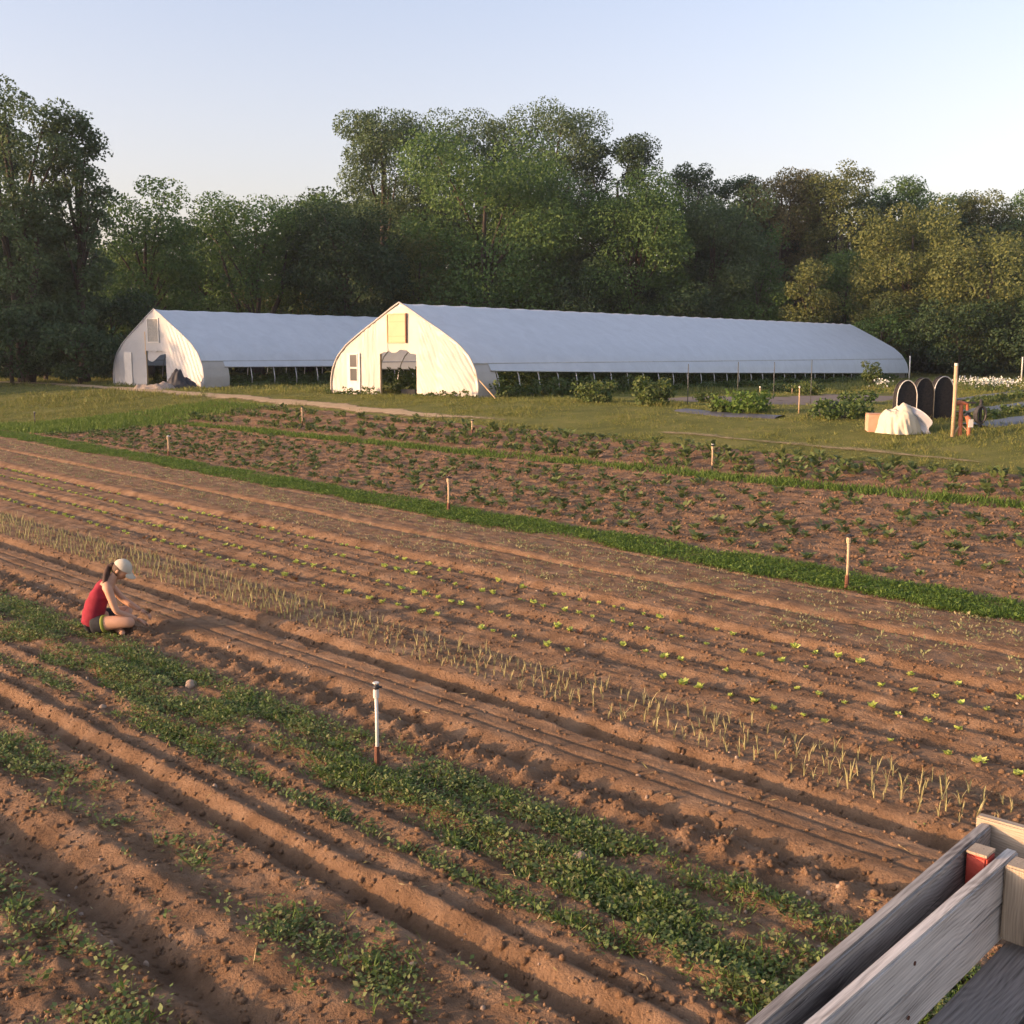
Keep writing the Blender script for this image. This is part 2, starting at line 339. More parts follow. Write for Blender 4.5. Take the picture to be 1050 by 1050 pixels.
# ---------------------------------------------------------------- stones and clods
def clods(n, name, m, tsel, smin, smax, label, cat):
    ico = bmesh.new(); bmesh.ops.create_icosphere(ico, subdivisions=1, radius=1)
    bv = np.array([v.co[:] for v in ico.verts]); bf = np.array([[v.index for v in f.verts] for f in ico.faces]); ico.free()
    t, a = tsel(n); x, y = ta2xy(t, a); z = gz(x, y) + field_h(t, a)
    s = smin + (smax - smin) * rng.random(n) ** 3
    V = bv[None] * (1 + .5 * (rng.random((n, len(bv), 1)) - .5)) * (s[:, None, None] * (.6 + .7 * rng.random((n, 1, 3))))
    V = V + np.stack([x, y, z + s * .1], -1)[:, None]
    F = bf[None] + (np.arange(n) * len(bv))[:, None, None]
    return tag(np_mesh(name, V.reshape(-1, 3), F.reshape(-1, 3), m), label, cat, kind='stuff')
def sel_near(n):
    a = 1.5 + 17 * rng.random(n) ** 1.5; t = 1.3 + 9 * rng.random(n) ** 1.5
    keep = ~((t > 5.6) & (t < 6.05)) | (rng.random(n) < .3); t = np.where(keep, t, 5.1 + .3 * rng.random(n)); return t, a
clods(52000, 'soil_clods', SOIL, sel_near, .003, .024, 'crumbled clods lying on the tilled soil', 'clods')
clods(34000, 'far_clods', SOIL, lambda n: (13.8 + 11.6 * rng.random(n), 2 + 42 * rng.random(n) ** 1.3), 0.01, .036, 'crumbled clods lying on the far crop field', 'clods')
clods(900, 'pebbles', STONE, sel_near, .006, .02, 'pale pebbles scattered over the tilled soil', 'pebbles')

def rock(px, py, s, label, seed):
    p = at(px, py); bm = bmesh.new(); bmesh.ops.create_icosphere(bm, subdivisions=3, radius=1); r = random.Random(seed)
    ax = Vector((r.random(), r.random(), r.random())).normalized()
    for v in bm.verts:
        k = 1 + .16 * math.sin(3.1 * v.co.x + seed) + .14 * math.cos(4 * v.co.y - seed) - .25 * max(0, v.co.dot(ax) - .55)
        v.co = Vector((v.co.x * s * k * 1.1, v.co.y * s * k * .85, v.co.z * s * k * .75))
    me = bpy.data.meshes.new('field_stone'); bm.to_mesh(me); bm.free()
    o = link('field_stone', me, STONE, None, True); z = float(field_z(p[0], p[1])[0]); o.location = (p[0], p[1], z + s * .35)
    return tag(o, label, 'stone', 'stones in the field')
rock(594, 890, .042, 'pale rounded stone among the weeds right of the near sprinkler', 1)
rock(196, 706, .058, 'tan stone lying in the weedy bed right of the seated person', 2)
rock(106, 728, .03, 'small pale stone at the near edge of the weedy bed', 3)

# ---------------------------------------------------------------- weeds, grass strips, seedlings
def rosettes(t, a, k, rad, L, W, hgt, up=.5, base=None):
    """k leaves round every plant centre"""
    n = len(t); x, y = ta2xy(t, a); z = gz(x, y) + field_h(t, a) if base is None else base(x, y)
    p = np.repeat(np.stack([x, y, z], -1), k, 0); m = n * k
    an = rng.random(m) * 2 * math.pi; rr = np.sqrt(rng.random(m)) * np.repeat(rad * (.6 + .8 * rng.random(n)), k)
    hh = np.repeat(hgt * (.5 + rng.random(n)), k) * rng.random(m)
    p = p + np.stack([np.cos(an) * rr, np.sin(an) * rr, hh], -1)
    d = unit(np.stack([np.cos(an) + .5 * rng.normal(size=m), np.sin(an) + .5 * rng.normal(size=m), up * (.2 + 1.2 * rng.random(m))], -1))
    nr = unit(np.stack([-d[:, 0] * d[:, 2], -d[:, 1] * d[:, 2], 1 - d[:, 2] ** 2], -1) + .5 * rng.normal(size=(m, 3)))
    s = np.repeat(.7 + .6 * rng.random(n), k) * (.6 + .8 * rng.random(m))
    return leaf_quads(p, d, nr, L * s, W * s, -.08)
def blades(t, a, k, rad, L, W, lean=.5, base=None):
    n = len(t); x, y = ta2xy(t, a); z = gz(x, y) + field_h(t, a) if base is None else base(x, y)
    m = n * k; p = np.repeat(np.stack([x, y, z - .01], -1), k, 0); p[:, :2] += rng.normal(size=(m, 2)) * rad
    d = unit(np.concatenate([rng.normal(size=(m, 2)) * lean, np.ones((m, 1))], 1))
    return leaf_quads(p, d, unit(np.cross(d, rdir(m))), L * (.5 + .9 * rng.random(m)), np.full(m, W), .05)
def stuff(name, parts, m, label, cat):
    V = []; F = []; n = 0
    for v, f in parts: V.append(v); F.append(f + n); n += len(v)
    return tag(np_mesh(name, np.concatenate(V), np.concatenate(F), m), label, cat, kind='stuff')
def pick(n, t0, t1, a0, a1, dens, pw=1.5):
    t = t0 + (t1 - t0) * rng.random(n); a = a0 + (a1 - a0) * rng.random(n) ** pw
    k = rng.random(n) < dens(t, a); return t[k], a[k]
def d_bed(t, a):
    e = 1 - np.abs((t - 4.34) / .62) ** 6
    soilgap = np.exp(-((t - 4.03 - .06 * np.sin(a)) / .09) ** 2) * .75 + np.exp(-((t - 4.55 - .05 * np.sin(a * .8)) / .07) ** 2) * .45
    return np.clip((.47 + 1.15 * fbm(a * 1.6, t * 3.4, 91, 4)) * e - soilgap, 0, 1)
def d_w2(t, a): return np.clip((.42 + 1.9 * fbm(a * 1.7, t * 3, 92, 4)) * np.exp(-((t - 2.83 - .06 * fbm(a * .6, a * 0, 4, 2)) / .19) ** 2), 0, 1)
def d_bl(t, a): return np.clip(.35 + 2.6 * fbm(a * 1.6, t * 3, 93, 3), 0, 1) * np.exp(-((t - 1.72) / .26) ** 2)
W1 = [rosettes(*pick(60000, 3.68, 5.0, 1.5, 26, d_bed, 1.35), 7, .04, .024, .016, .03),
      rosettes(*pick(7000, 2.4, 3.2, 1.5, 14, d_w2), 9, .042, .026, .016, .045),
      rosettes(*pick(4500, 1.2, 2.1, 2, 12, d_bl), 9, .045, .028, .018, .05)]
stuff('clover_weeds', W1, WEED, 'low broad-leaved weeds covering the near beds in patches', 'weeds')
t_w, a_w = pick(5000, 3.7, 5.0, 1.5, 26, d_bed); stuff('dry_grass', [blades(t_w, a_w, 4, .03, .06, .005, 1.4)], DRY, 'dry pale grass bits among the weeds', 'dry grass')
W2 = [blades(*pick(9000, 3.7, 5.0, 1.5, 26, d_bed), 6, .03, .075, .006, .6),
      blades(*pick(500, 2.5, 3.15, 1.5, 14, d_w2), 5, .02, .11, .007, .6), blades(*pick(300, 1.2, 2.1, 2, 12, d_bl), 5, .02, .11, .007, .6)]
stuff('weed_grass', W2, GRASSG, 'thin grass blades growing among the low weeds', 'grass')
one = lambda t, a: np.ones_like(t)
def straw_sel(n): return 1.3 + 5 * rng.random(n), 1.5 + 18 * rng.random(n) ** 1.4
t, a = straw_sel(900); x, y = ta2xy(t, a); z = gz(x, y) + field_h(t, a) + .008; m_ = len(t)
d = unit(np.stack([rng.normal(size=m_), rng.normal(size=m_), .25 * rng.random(m_)], -1))
stuff('straw_litter', [leaf_quads(np.stack([x, y, z], -1), d, unit(np.cross(d, rdir(m_))), .03 + .09 * rng.random(m_) ** 2, np.full(m_, .006))], DRY,
      'dry straw and dead stalks lying on the soil', 'straw')
edge = lambda t0, t1, w: (lambda t, a: np.clip(np.minimum(t - t0 + .25 * fbm(a * 1.2, t * 0, 3, 3), t1 - t + .25 * fbm(a * 1.2, t * 0, 9, 3)) / w, 0, 1) * (.75 + 1.1 * fbm(a * .9, t * 1.5, 33, 3)))
S1 = [rosettes(*pick(26000, 12.45, 13.75, 2, 47, edge(12.55, 13.6, .1), 1.3), 8, .055, .036, .018, .05),
      blades(*pick(14000, 12.45, 13.75, 2, 47, edge(12.55, 13.6, .1), 1.3), 7, .05, .085, .008, .6)]
stuff('grass_strip', S1, GRASSG, 'bright green grass strip between the brown beds', 'grass')
S2 = [blades(*pick(5200, 21.4, 22.8, 3, 47, edge(21.6, 22.65, .2), 1), 7, .07, .15, .02, .5)]
S2.append(blades(*pick(6500, 13.8, 27.5, 38, 48, lambda t, a: np.clip((a - 41.5) / 2.5, 0, 1) * (t < 25.4), .8), 8, .12, .17, .025, .4))
stuff('grass_margin', S2, GRASSG, 'rough grass strip along the far crop rows', 'grass')
SP = [rosettes(*pick(7000, 10.1, 12.35, 2, 40, lambda t, a: np.where(np.abs(t - 11.1) < .14, 0, 1) * (.6 + fbm(a * 2, t * 3, 12, 2)), 1.2), 4, .03, .035, .014, .03, 1.2)]
stuff('sown_sprouts', SP, SPR, 'fine sown sprouts dotting the two flat beds', 'sprouts')
def d_sc(t, a): return np.clip(.05 + .9 * fbm(a * 1.1, t * 1.6, 66, 3), 0, 1)
stuff('stray_weeds', [rosettes(*pick(1600, 1.3, 12.4, 1.5, 30, d_sc), 5, .025, .028, .014, .02)], WEED, 'stray small weeds dotted over the bare soil', 'weeds')

# ---------------------------------------------------------------- individual crop plants
def plant_mesh(name, k, L, W, up, seed, kind='ros', hgt=.0, rad=.0):
    r = np.random.default_rng(seed); an = np.arange(k) * 2.4 + r.random(k) * .6
    if kind == 'ros':
        d = unit(np.stack([np.cos(an), np.sin(an), up * (.3 + 1.2 * r.random(k))], -1)); p = np.stack([np.cos(an) * rad * r.random(k), np.sin(an) * rad * r.random(k), hgt * r.random(k)], -1)
        nr = unit(np.stack([-d[:, 0] * d[:, 2], -d[:, 1] * d[:, 2], 1 - d[:, 2] ** 2], -1) + .25 * r.normal(size=(k, 3)))
        v, f = leaf_quads(p, d, nr, L * (.6 + .6 * r.random(k)), W * (.7 + .6 * r.random(k)), -.12)
    else:                                                          # upright tubular blades that bend over
        V = []; F = []
        for i in range(k):
            l = L * (.6 + .6 * r.random()); w = W; d0 = np.array([math.cos(an[i]), math.sin(an[i]), 0]) * (.15 + .5 * r.random() ** 2); s = np.array([-math.sin(an[i]), math.cos(an[i]), 0])
            pts = [np.array([0, 0, -.02]), d0 * l * .3 + np.array([0, 0, l * .5]), d0 * l * .8 + np.array([0, 0, l * (.85)]), d0 * l * (1.6 if r.random() < .35 else 1.2) + np.array([0, 0, l * (.75 if r.random() < .3 else 1.05)])]
            b = len(V)
            for q, ww in zip(pts, (w, w * .9, w * .6, w * .12)): V += [q - s * ww / 2, q + s * ww / 2]
            F += [(b + 2 * j, b + 2 * j + 1, b + 2 * j + 3, b + 2 * j + 2) for j in range(3)]
        v, f = np.array(V), np.array(F)
    o = np_mesh(name, v, f, WEED); me = o.data; bpy.data.objects.remove(o); me.materials.clear(); return me
def variants(name, n, m, *a, **k):
    out = []
    for i in range(n):
        me = plant_mesh(name, *a, seed=100 + i * 7 + len(name), **k); me.materials.append(m); out.append(me)
    return out
def merged(name, meshes, t, a, m, label, cat, smin, smax):
    V = []; F = []; n_ = 0; x, y = ta2xy(t, a); z = gz(x, y) + field_h(t, a)
    for i in range(len(t)):
        me = meshes[i % len(meshes)]; q = np.array([v.co[:] for v in me.vertices]); cs, sn = math.cos(i * 1.7), math.sin(i * 1.7); s_ = random.uniform(smin, smax)
        V.append(q @ np.array([[cs, sn, 0], [-sn, cs, 0], [0, 0, 1]]) * s_ + np.array([x[i], y[i], z[i]])); F.append(np.array([p.vertices[:] for p in me.polygons]) + n_); n_ += len(q)
    return tag(np_mesh(name, np.concatenate(V), np.concatenate(F), m), label, cat, kind='stuff')
def plants(name, meshes, t, a, label, cat, group, smin=.7, smax=1.3, jit=.03, dz=0):
    t = t + rng.normal(size=len(t)) * jit; a = a + rng.normal(size=len(t)) * jit * 2
    x, y = ta2xy(t, a); z = gz(x, y) + field_h(t, a) + dz
    for i in range(len(t)):
        o = bpy.data.objects.new(name, meshes[random.randrange(len(meshes))]); COL.objects.link(o)
        o.location = (x[i], y[i], z[i]); s = random.uniform(smin, smax); o.scale = (s, s, s * random.uniform(.8, 1.15)); o.rotation_euler = (random.uniform(-.15, .15), random.uniform(-.15, .15), random.uniform(0, 6.28))
        tag(o, label, cat, group)
let = variants('lettuce_seedling', 5, LETG, 13, .062, .05, 1.0, rad=.02, hgt=.02)
letr = variants('red_lettuce_seedling', 2, LETR, 8, .08, .055, .7)
ROWS = [(7.82, 'front'), (8.44, 'second'), (9.10, 'third'), (9.66, 'back')]
rl = {'front': 'small yellow-green lettuce seedling in the lettuce row next to the onions', 'second': 'small yellow-green lettuce seedling in the second lettuce row from the onions',
      'third': 'small yellow-green lettuce seedling in the third lettuce row from the onions', 'back': 'small yellow-green lettuce seedling in the lettuce row farthest from the onions'}
rr_ = {'front': 'dark red lettuce seedling in the lettuce row next to the onions', 'second': 'dark red lettuce seedling in the second lettuce row from the onions',
       'third': 'dark red lettuce seedling in the third lettuce row from the onions', 'back': 'dark red lettuce seedling in the lettuce row farthest from the onions'}
for T0, w in ROWS:
    a = np.arange(1.2, 34, .25); a = a[rng.random(len(a)) < .86]; red = rng.random(len(a)) < .14
    ag = a[~red]; merged('lettuce_row', let, np.full(len(ag[72:]), T0), ag[72:], LETG, 'far end of the ' + w + ' lettuce row', 'lettuces', .5, .98)
    plants('lettuce_seedling', let, np.full(len(ag[:72]), T0), ag[:72], rl[w], 'lettuce', 'green lettuces, ' + w + ' row', .5, .98, .015)
    plants('red_lettuce_seedling', letr, np.full(red.sum(), T0), a[red], rr_[w], 'lettuce', 'red lettuces, ' + w + ' row', .5, 1.1, .025)
oni = variants('onion_plant', 6, ONI, 4, .13, .0085, 0, kind='up')
OT = [6.56, 6.71, 6.87, 7.02, 7.18]
ta_ = np.array([(T0, a) for T0 in OT for a in np.arange(1.6, 38, .125) + rng.random() * .2]); ta_ = ta_[rng.random(len(ta_)) < .88]
ta_ = ta_[np.argsort(ta_[:, 1])]
plants('onion_plant', oni, ta_[:300, 0], ta_[:300, 1], 'young upright onion plant with thin tan-green leaves in the onion bed', 'onion', 'onions in the bed', .55, 1.05, .014)
merged('onion_plants', oni, ta_[300:, 0], ta_[300:, 1], ONI, 'far end of the onion bed, thin tan-green leaves', 'onions', .6, 1.25)

sq = variants('crop_plant', 4, POT, 16, .16, .10, .7, hgt=.1, rad=.07)
ta_ = []
for i, T0 in enumerate(np.arange(14.3, 21.5, .8)):
    for a in np.arange(2, 42, .46 if i % 3 else .4):
        if rng.random() < .72: ta_.append((T0 + rng.normal() * .05, a + rng.random() * .3))
ta_ = np.array(sorted(ta_, key=lambda q: q[1] + q[0] * .5)); rest = ta_[300:]; ta_ = ta_[:300]
merged('crop_plants', sq, rest[:, 0], rest[:, 1], POT, 'farther crop plants in rows across the brown field', 'crop plants', .5, 1.0)
plants('crop_plant', sq, ta_[:, 0], ta_[:, 1], 'young grey-green crop plant in the brown field behind the grass strip', 'crop plant', 'crop plants in the far field', .55, 1.05, .05)
pt = variants('potato_plant', 4, POT, 26, .17, .10, .9, hgt=.2, rad=.12)
ta_ = np.array([(T0, a) for T0 in (23.1, 24.0, 24.9) for a in np.arange(4, 43, .42)]); ta_ = ta_[rng.random(len(ta_)) < .9]; ta_ = np.array(sorted(ta_.tolist(), key=lambda q: q[1]))[:300]
plants('potato_plant', pt, ta_[:, 0], ta_[:, 1], 'leafy dark potato plant in the band below the mown grass', 'potato plant', 'potato plants in the far band', .7, 1.2, .06)

# ---------------------------------------------------------------- lawn blades
def lawn_region(n, x0, x1, y0, y1, keep):
    x = x0 + (x1 - x0) * rng.random(n); y = y0 + (y1 - y0) * rng.random(n); t, a = xy2ta(x, y)
    k = ((t > 25.6) | (a > 47)) & keep(x, y, t); return x[k], y[k]
def lawn_blades(x, y, k, L, W, lean=.5, rad=.06):
    n = len(x); m = n * k; p = np.repeat(np.stack([x, y, land(x, y) - .02], -1), k, 0); p[:, :2] += rng.normal(size=(m, 2)) * rad
    d = unit(np.concatenate([rng.normal(size=(m, 2)) * lean, np.ones((m, 1))], 1))
    hs = np.repeat(.5 + 1.0 * np.clip(.5 + 1.6 * fbm(x * .5, y * .5, 77, 3), 0, 1.4), k)
    return leaf_quads(p, d, unit(np.cross(d, rdir(m))), L * hs * (.5 + .8 * rng.random(m)), np.full(m, W), .03)
gh_path = np.array([at(*p)[:2] for p in [(-60, 390), (60, 394), (140, 400), (230, 406), (340, 417), (450, 427), (560, 433)]])
w_path = np.array([at(*p)[:2] for p in [(640, 441), (720, 447), (800, 455), (880, 462), (965, 470), (1060, 482)]])
gd_path = np.array([at(*p)[:2] for p in [(700, 408), (800, 412), (895, 406)]])
def seg_dist(x, y, P):
    d = np.full(len(x), 1e9)
    for (ax, ay), (bx, by) in zip(P[:-1], P[1:]):
        l = (bx - ax) ** 2 + (by - ay) ** 2; u = np.clip(((x - ax) * (bx - ax) + (y - ay) * (by - ay)) / l, 0, 1)
        d = np.minimum(d, np.hypot(x - ax - u * (bx - ax), y - ay - u * (by - ay)))
    return d
def lk_keep(x, y, t): return (np.minimum(seg_dist(x, y, gh_path), seg_dist(x, y, w_path) + .25) > .75 - .6 * rng.random(len(x)) ** 3) & (np.abs(x) < .52 * y + 3) & (seg_dist(x, y, gd_path) > 2.6 + 1.2 * rng.random(len(x)))
LB = [lawn_blades(*lawn_region(190000, -34, 36, 18, 62, lk_keep), 5, .07, .014, .6), lawn_blades(*lawn_region(40000, -50, 62, 55, 112, lk_keep), 5, .17, .035, .5)]
LB.append(lawn_blades(*lawn_region(9000, -30, 34, 22, 60, lk_keep), 9, .17, .014, .5, .05))
stuff('lawn_grass', LB, LAWNB, 'sunlit mown grass between the field and the greenhouses', 'grass')

# ---------------------------------------------------------------- trees
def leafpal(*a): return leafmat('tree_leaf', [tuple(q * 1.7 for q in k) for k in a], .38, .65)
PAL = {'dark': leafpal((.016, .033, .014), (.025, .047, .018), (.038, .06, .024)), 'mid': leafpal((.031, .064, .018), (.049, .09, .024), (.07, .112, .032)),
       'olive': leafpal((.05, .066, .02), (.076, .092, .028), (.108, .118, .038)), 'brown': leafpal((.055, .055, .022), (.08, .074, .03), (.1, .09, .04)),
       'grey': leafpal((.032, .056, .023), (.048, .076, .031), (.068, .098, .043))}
def crown_leaves(seed, c, rx, rz, n, leaf, gap=.0, clump=.30, top_heavy=.0, nl=30):
    """leaf sprays gathered on many small boughs spread through the crown's volume"""
    r = np.random.default_rng(seed); k = int(nl * 1.15 * max(1., rz / rx, (rx / (rz * 1.1)) ** 1.5)); ri = min(rx, rz * 1.1)
    z_ = (r.random(k) * 2 - 1) * .86; an_ = np.arange(k) * 2.4 + r.random(k); rd_ = (1 - np.abs(z_ / 1.0) ** 3) ** (1 / 2.6) * (.25 + .75 * r.random(k) ** .45) * .86
    q = np.stack([np.cos(an_) * rd_, np.sin(an_) * rd_, z_ + .1 * r.normal(size=k) * (np.abs(z_) < .6)], -1)
    w = (1 - .3 * np.maximum(0, -q[:, 2])) * (.88 + .3 * r.random(k)); q[:, :2] *= w[:, None]
    cr = clump * (.55 + .75 * r.random(k)); pr = cr ** 2; pr /= pr.sum()
    i = r.choice(k, n, p=pr); dd = rdir(n, r); rad = cr[i] * (.62 + .46 * r.random(n) ** .6)
    p = dd * rad[:, None] * np.array([1.08, 1.08, .78])
    if gap: g_ = p + q[i] * np.array([1, 1, rz / rx]); kp = vnoise(g_[:, 0] * 4 + seed, g_[:, 2] * 4 + g_[:, 1] * 3, seed) > -.5 + gap; p = p[kp]; dd = dd[kp]
    p = c + q[i[kp] if gap else i] * np.array([rx, rx, rz - ri * clump * .1]) + p * ri; n = len(p)
    d = unit(dd * .6 + rdir(n, r) + np.array([0, 0, -.25])); nr = unit(dd + .5 * rdir(n, r) + np.array([0, 0, .3])); nr = unit(nr - d * np.sum(nr * d, -1, keepdims=True))
    s = leaf * (.65 + .7 * r.random(n)); v, f = leaf_quads(p - d * s[:, None] * .5, d, nr, s, s * .66, .06)
    return v, f, c + q * np.array([rx, rx, rz]), cr
def make_tree(name, px, top, wid, Y, bot, pal, label, group='trees at the edge of the woods', leaf=.235, dens=1.0, gap=0., clump=.33, stems=1, bark=None, nl=32, seed=None, trunk_show=.0, X=None, H=None, lean=0, cat='tree'):
    seed = seed if seed is not None else abs(int(px * 7 + top))
    P = at_depth(px, top, Y); X = P[0] if X is None else X; z0 = float(gz(X, Y)); Ht = (P[2] - z0) if H is None else H
    W = wid / FOC * Y * 1.10; zb = max(.3, at_depth(px, bot, Y)[2] - z0) if H is None else H * .12
    root = thing(name, label, cat, (X, Y, z0 - .05), 0, group)
    c = np.array([lean, 0, (Ht + zb) / 2]); rz = (Ht - zb) / 2 * .98; rx = W / 2 * .95
    area = rx * rz * 4; n = int(np.clip(area * 190 * dens * (.23 / leaf) ** 1.7, 900, 46000))
    v, f, q, cr = crown_leaves(seed, c, rx, rz, n, leaf, gap, clump, nl=nl)
    np_mesh('crown', v, f, PAL[pal], root)
    r = random.Random(seed); b = MB(); th = max(.12, Ht * .016)
    for s in range(stems):
        off = (s - (stems - 1) / 2); fx = off * rx * .55; hh = Ht * (.78 if stems == 1 else .66)
        pts = [(off * th * 1.2, 0, -.3), (off * .5 + r.uniform(-.2, .2), r.uniform(-.2, .2), hh * .3), (fx * .7 + r.uniform(-.4, .4), r.uniform(-.4, .4), hh * .65), (fx + lean * .6, r.uniform(-.5, .5), hh)]
        b.tube(pts, [th * 1.3, th, th * .7, th * .25], 7)
    for j in np.argsort(-cr)[:14]:
        e = q[j]; z1 = max(.25 * Ht, e[2] * .62); st = (e[0] * .1, e[1] * .1, z1)
        b.tube([st, (e[0] * .55, e[1] * .55, (z1 + e[2]) / 2 + .3), tuple(e)], [th * .42, th * .28, th * .1], 5)
    b.build('trunk', bark or BARK, root, True); return root
TREES = [ # px, top, width, Y, bottom, palette, label, extras
 (8, 66, 125, 76, 374, 'grey', 'tall open-crowned tree at the left edge with sky showing through it', dict(gap=.27, clump=.24, nl=60, dens=1.0, leaf=.22, bark=BARK, stems=2)),
 (72, 98, 62, 78, 374, 'grey', 'slim feathery tree right beside the tallest left-hand one', dict(gap=.2, clump=.3, nl=36, leaf=.22)),
 (146, 176, 105, 92, 372, 'mid', 'domed green tree behind the door end of the smaller greenhouse', dict(clump=.32, nl=36)),
 (206, 215, 60, 104, 372, 'dark', 'dark narrow tree filling the gap left of the many-stemmed tree', dict()),
 (258, 188, 115, 98, 350, 'mid', 'many-stemmed tree with dark forking limbs behind the smaller greenhouse', dict(stems=3, gap=.24, clump=.30, nl=34, dens=.8)),
 (312, 192, 70, 106, 372, 'mid', 'rounded tree standing between the forked tree and the dark one', dict()),
 (352, 200, 118, 97, 372, 'dark', 'broad dark green tree left of the large greenhouse peak', dict(dens=1.2)),
 (392, 103, 100, 116, 350, 'grey', 'tall grey-green tree at the left shoulder of the highest group', dict(clump=.31, nl=36)),
 (472, 98, 100, 120, 350, 'grey', 'tall tree in the middle of the highest group', dict(clump=.31, nl=36)),
 (557, 91, 118, 118, 350, 'grey', 'highest tree of all, spreading grey-green crown against the sky', dict(clump=.30, nl=46)),
 (634, 128, 88, 116, 345, 'dark', 'nearly black tall tree on the right of the highest group', dict(clump=.29, nl=36, gap=.14, dens=1.1)),
 (498, 136, 190, 104, 372, 'mid', 'huge fresh green tree with a wide crown behind the large greenhouse peak', dict(clump=.30, nl=60, dens=.95, leaf=.28)),
 (430, 235, 60, 101, 376, 'olive', 'small olive tree at the lower left of the huge fresh green one', dict()),
 (652, 176, 118, 103, 376, 'mid', 'layered green tree right of the huge fresh green one', dict(clump=.31, nl=38)),
 (600, 262, 70, 100, 378, 'dark', 'dark low tree between the huge green tree and the layered one', dict()),
 (735, 188, 108, 106, 376, 'grey', 'broad grey-green tree behind the middle of the large greenhouse', dict(clump=.31, nl=38)),
 (710, 160, 50, 126, 330, 'dark', 'dark rounded treetop just above the broad grey-green tree', dict()),
 (752, 168, 56, 128, 330, 'dark', 'dark flat-topped tree behind the broad grey-green one', dict()),
 (806, 165, 84, 124, 340, 'brown', 'brownish tree with a bronzed crown on the wooded skyline', dict(clump=.31, nl=34)),
 (864, 156, 80, 122, 340, 'olive', 'tall sunlit olive tree at the top of the right-hand skyline', dict(clump=.31, nl=34)),
 (918, 176, 78, 130, 340, 'mid', 'rounded green tree on the skyline behind the sunlit conical one', dict()),
 (965, 188, 70, 134, 340, 'mid', 'green tree on the sloping right-hand skyline', dict()),
 (1012, 192, 66, 130, 340, 'olive', 'feathery olive tree last but one on the right-hand skyline', dict(gap=.15)),
 (1060, 186, 80, 132, 340, 'mid', 'green tree cut by the right edge of the skyline', dict()),
 (786, 222, 52, 112, 372, 'mid', 'pale forked snag with sparse leaves above the large greenhouse', dict(stems=2, bark=BARKP, gap=.34, dens=.6)),
 (776, 262, 72, 104, 378, 'mid', 'small bushy tree above the far half of the large greenhouse', dict()),
 (836, 258, 58, 100, 378, 'olive', 'small olive conical tree above the far end of the large greenhouse', dict(clump=.31)),
 (872, 252, 64, 106, 376, 'mid', 'soft mid-green tree just right of the small olive conical one', dict()),
 (700, 290, 80, 100, 380, 'dark', 'dark bushy tree low behind the middle of the large greenhouse', dict()),
 (938, 200, 112, 99, 372, 'olive', 'big sunlit conical tree beyond the far end of the large greenhouse', dict(clump=.30, nl=46, dens=1.1)),
 (1020, 236, 120, 94, 378, 'olive', 'broad sunlit tree at the right edge of the woods', dict(clump=.30, nl=46)),
 (905, 318, 70, 96, 382, 'mid', 'low green bushy tree beside the far end of the large greenhouse', dict()),
 (985, 306, 90, 92, 384, 'dark', 'dark low tree beneath the two sunlit right-hand trees', dict()),
 (1068, 300, 80, 90, 384, 'dark', 'dark low tree cut by the right edge', dict()),
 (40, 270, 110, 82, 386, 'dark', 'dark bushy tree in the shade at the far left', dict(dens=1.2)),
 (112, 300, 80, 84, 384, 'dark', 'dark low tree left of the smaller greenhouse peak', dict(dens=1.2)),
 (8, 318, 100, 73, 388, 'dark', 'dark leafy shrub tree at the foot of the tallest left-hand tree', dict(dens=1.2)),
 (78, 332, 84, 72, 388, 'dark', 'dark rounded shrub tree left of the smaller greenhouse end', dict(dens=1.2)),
 (-40, 120, 110, 84, 372, 'dark', 'dark tree cut by the left edge of the picture', dict()),
 (195, 300, 90, 100, 384, 'mid', 'low green tree over the ridge of the smaller greenhouse', dict()),
 (300, 292, 110, 104, 384, 'olive', 'yellowish low tree under the forked limbs', dict()),
]
KIND = ['broadleaf_tree']
for px, top, wid, Y, bot, pal, lab, ex in TREES: make_tree('broadleaf_tree', px, top, wid, Y, bot, pal, lab, **ex)
# trees standing outside the frame to the left, whose shade falls over the smaller greenhouse and the left woods
for i, (x, y, h, w) in enumerate([(-58, 60.5, 16, 10), (-62, 66.5, 18, 11), (-60, 56.8, 11, 6)]):
    make_tree('broadleaf_tree', 0, 0, w / y * FOC, y, 0, 'mid', 'tree beyond the left edge that shades the smaller greenhouse', 'trees beyond the left edge', X=x, H=h, seed=900 + i, leaf=.42, dens=1.5)
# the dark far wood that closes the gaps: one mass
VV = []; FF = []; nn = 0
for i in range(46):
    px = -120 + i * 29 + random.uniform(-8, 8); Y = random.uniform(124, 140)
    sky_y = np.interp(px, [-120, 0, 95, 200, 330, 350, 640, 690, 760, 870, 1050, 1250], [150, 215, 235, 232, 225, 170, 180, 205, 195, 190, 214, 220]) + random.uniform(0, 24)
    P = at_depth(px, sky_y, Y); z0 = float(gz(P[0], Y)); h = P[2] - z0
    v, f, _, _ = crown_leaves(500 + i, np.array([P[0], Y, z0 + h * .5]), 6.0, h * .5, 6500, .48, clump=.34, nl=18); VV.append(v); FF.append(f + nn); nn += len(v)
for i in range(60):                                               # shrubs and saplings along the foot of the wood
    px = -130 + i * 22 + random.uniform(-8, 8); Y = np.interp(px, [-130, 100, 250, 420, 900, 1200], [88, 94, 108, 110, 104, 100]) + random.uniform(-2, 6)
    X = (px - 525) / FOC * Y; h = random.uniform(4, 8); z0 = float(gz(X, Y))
    v, f, _, _ = crown_leaves(700 + i, np.array([X, Y, z0 + h * .45]), 2.8, h * .55, 2200, .33, clump=.36, nl=10); VV.append(v); FF.append(f + nn); nn += len(v)
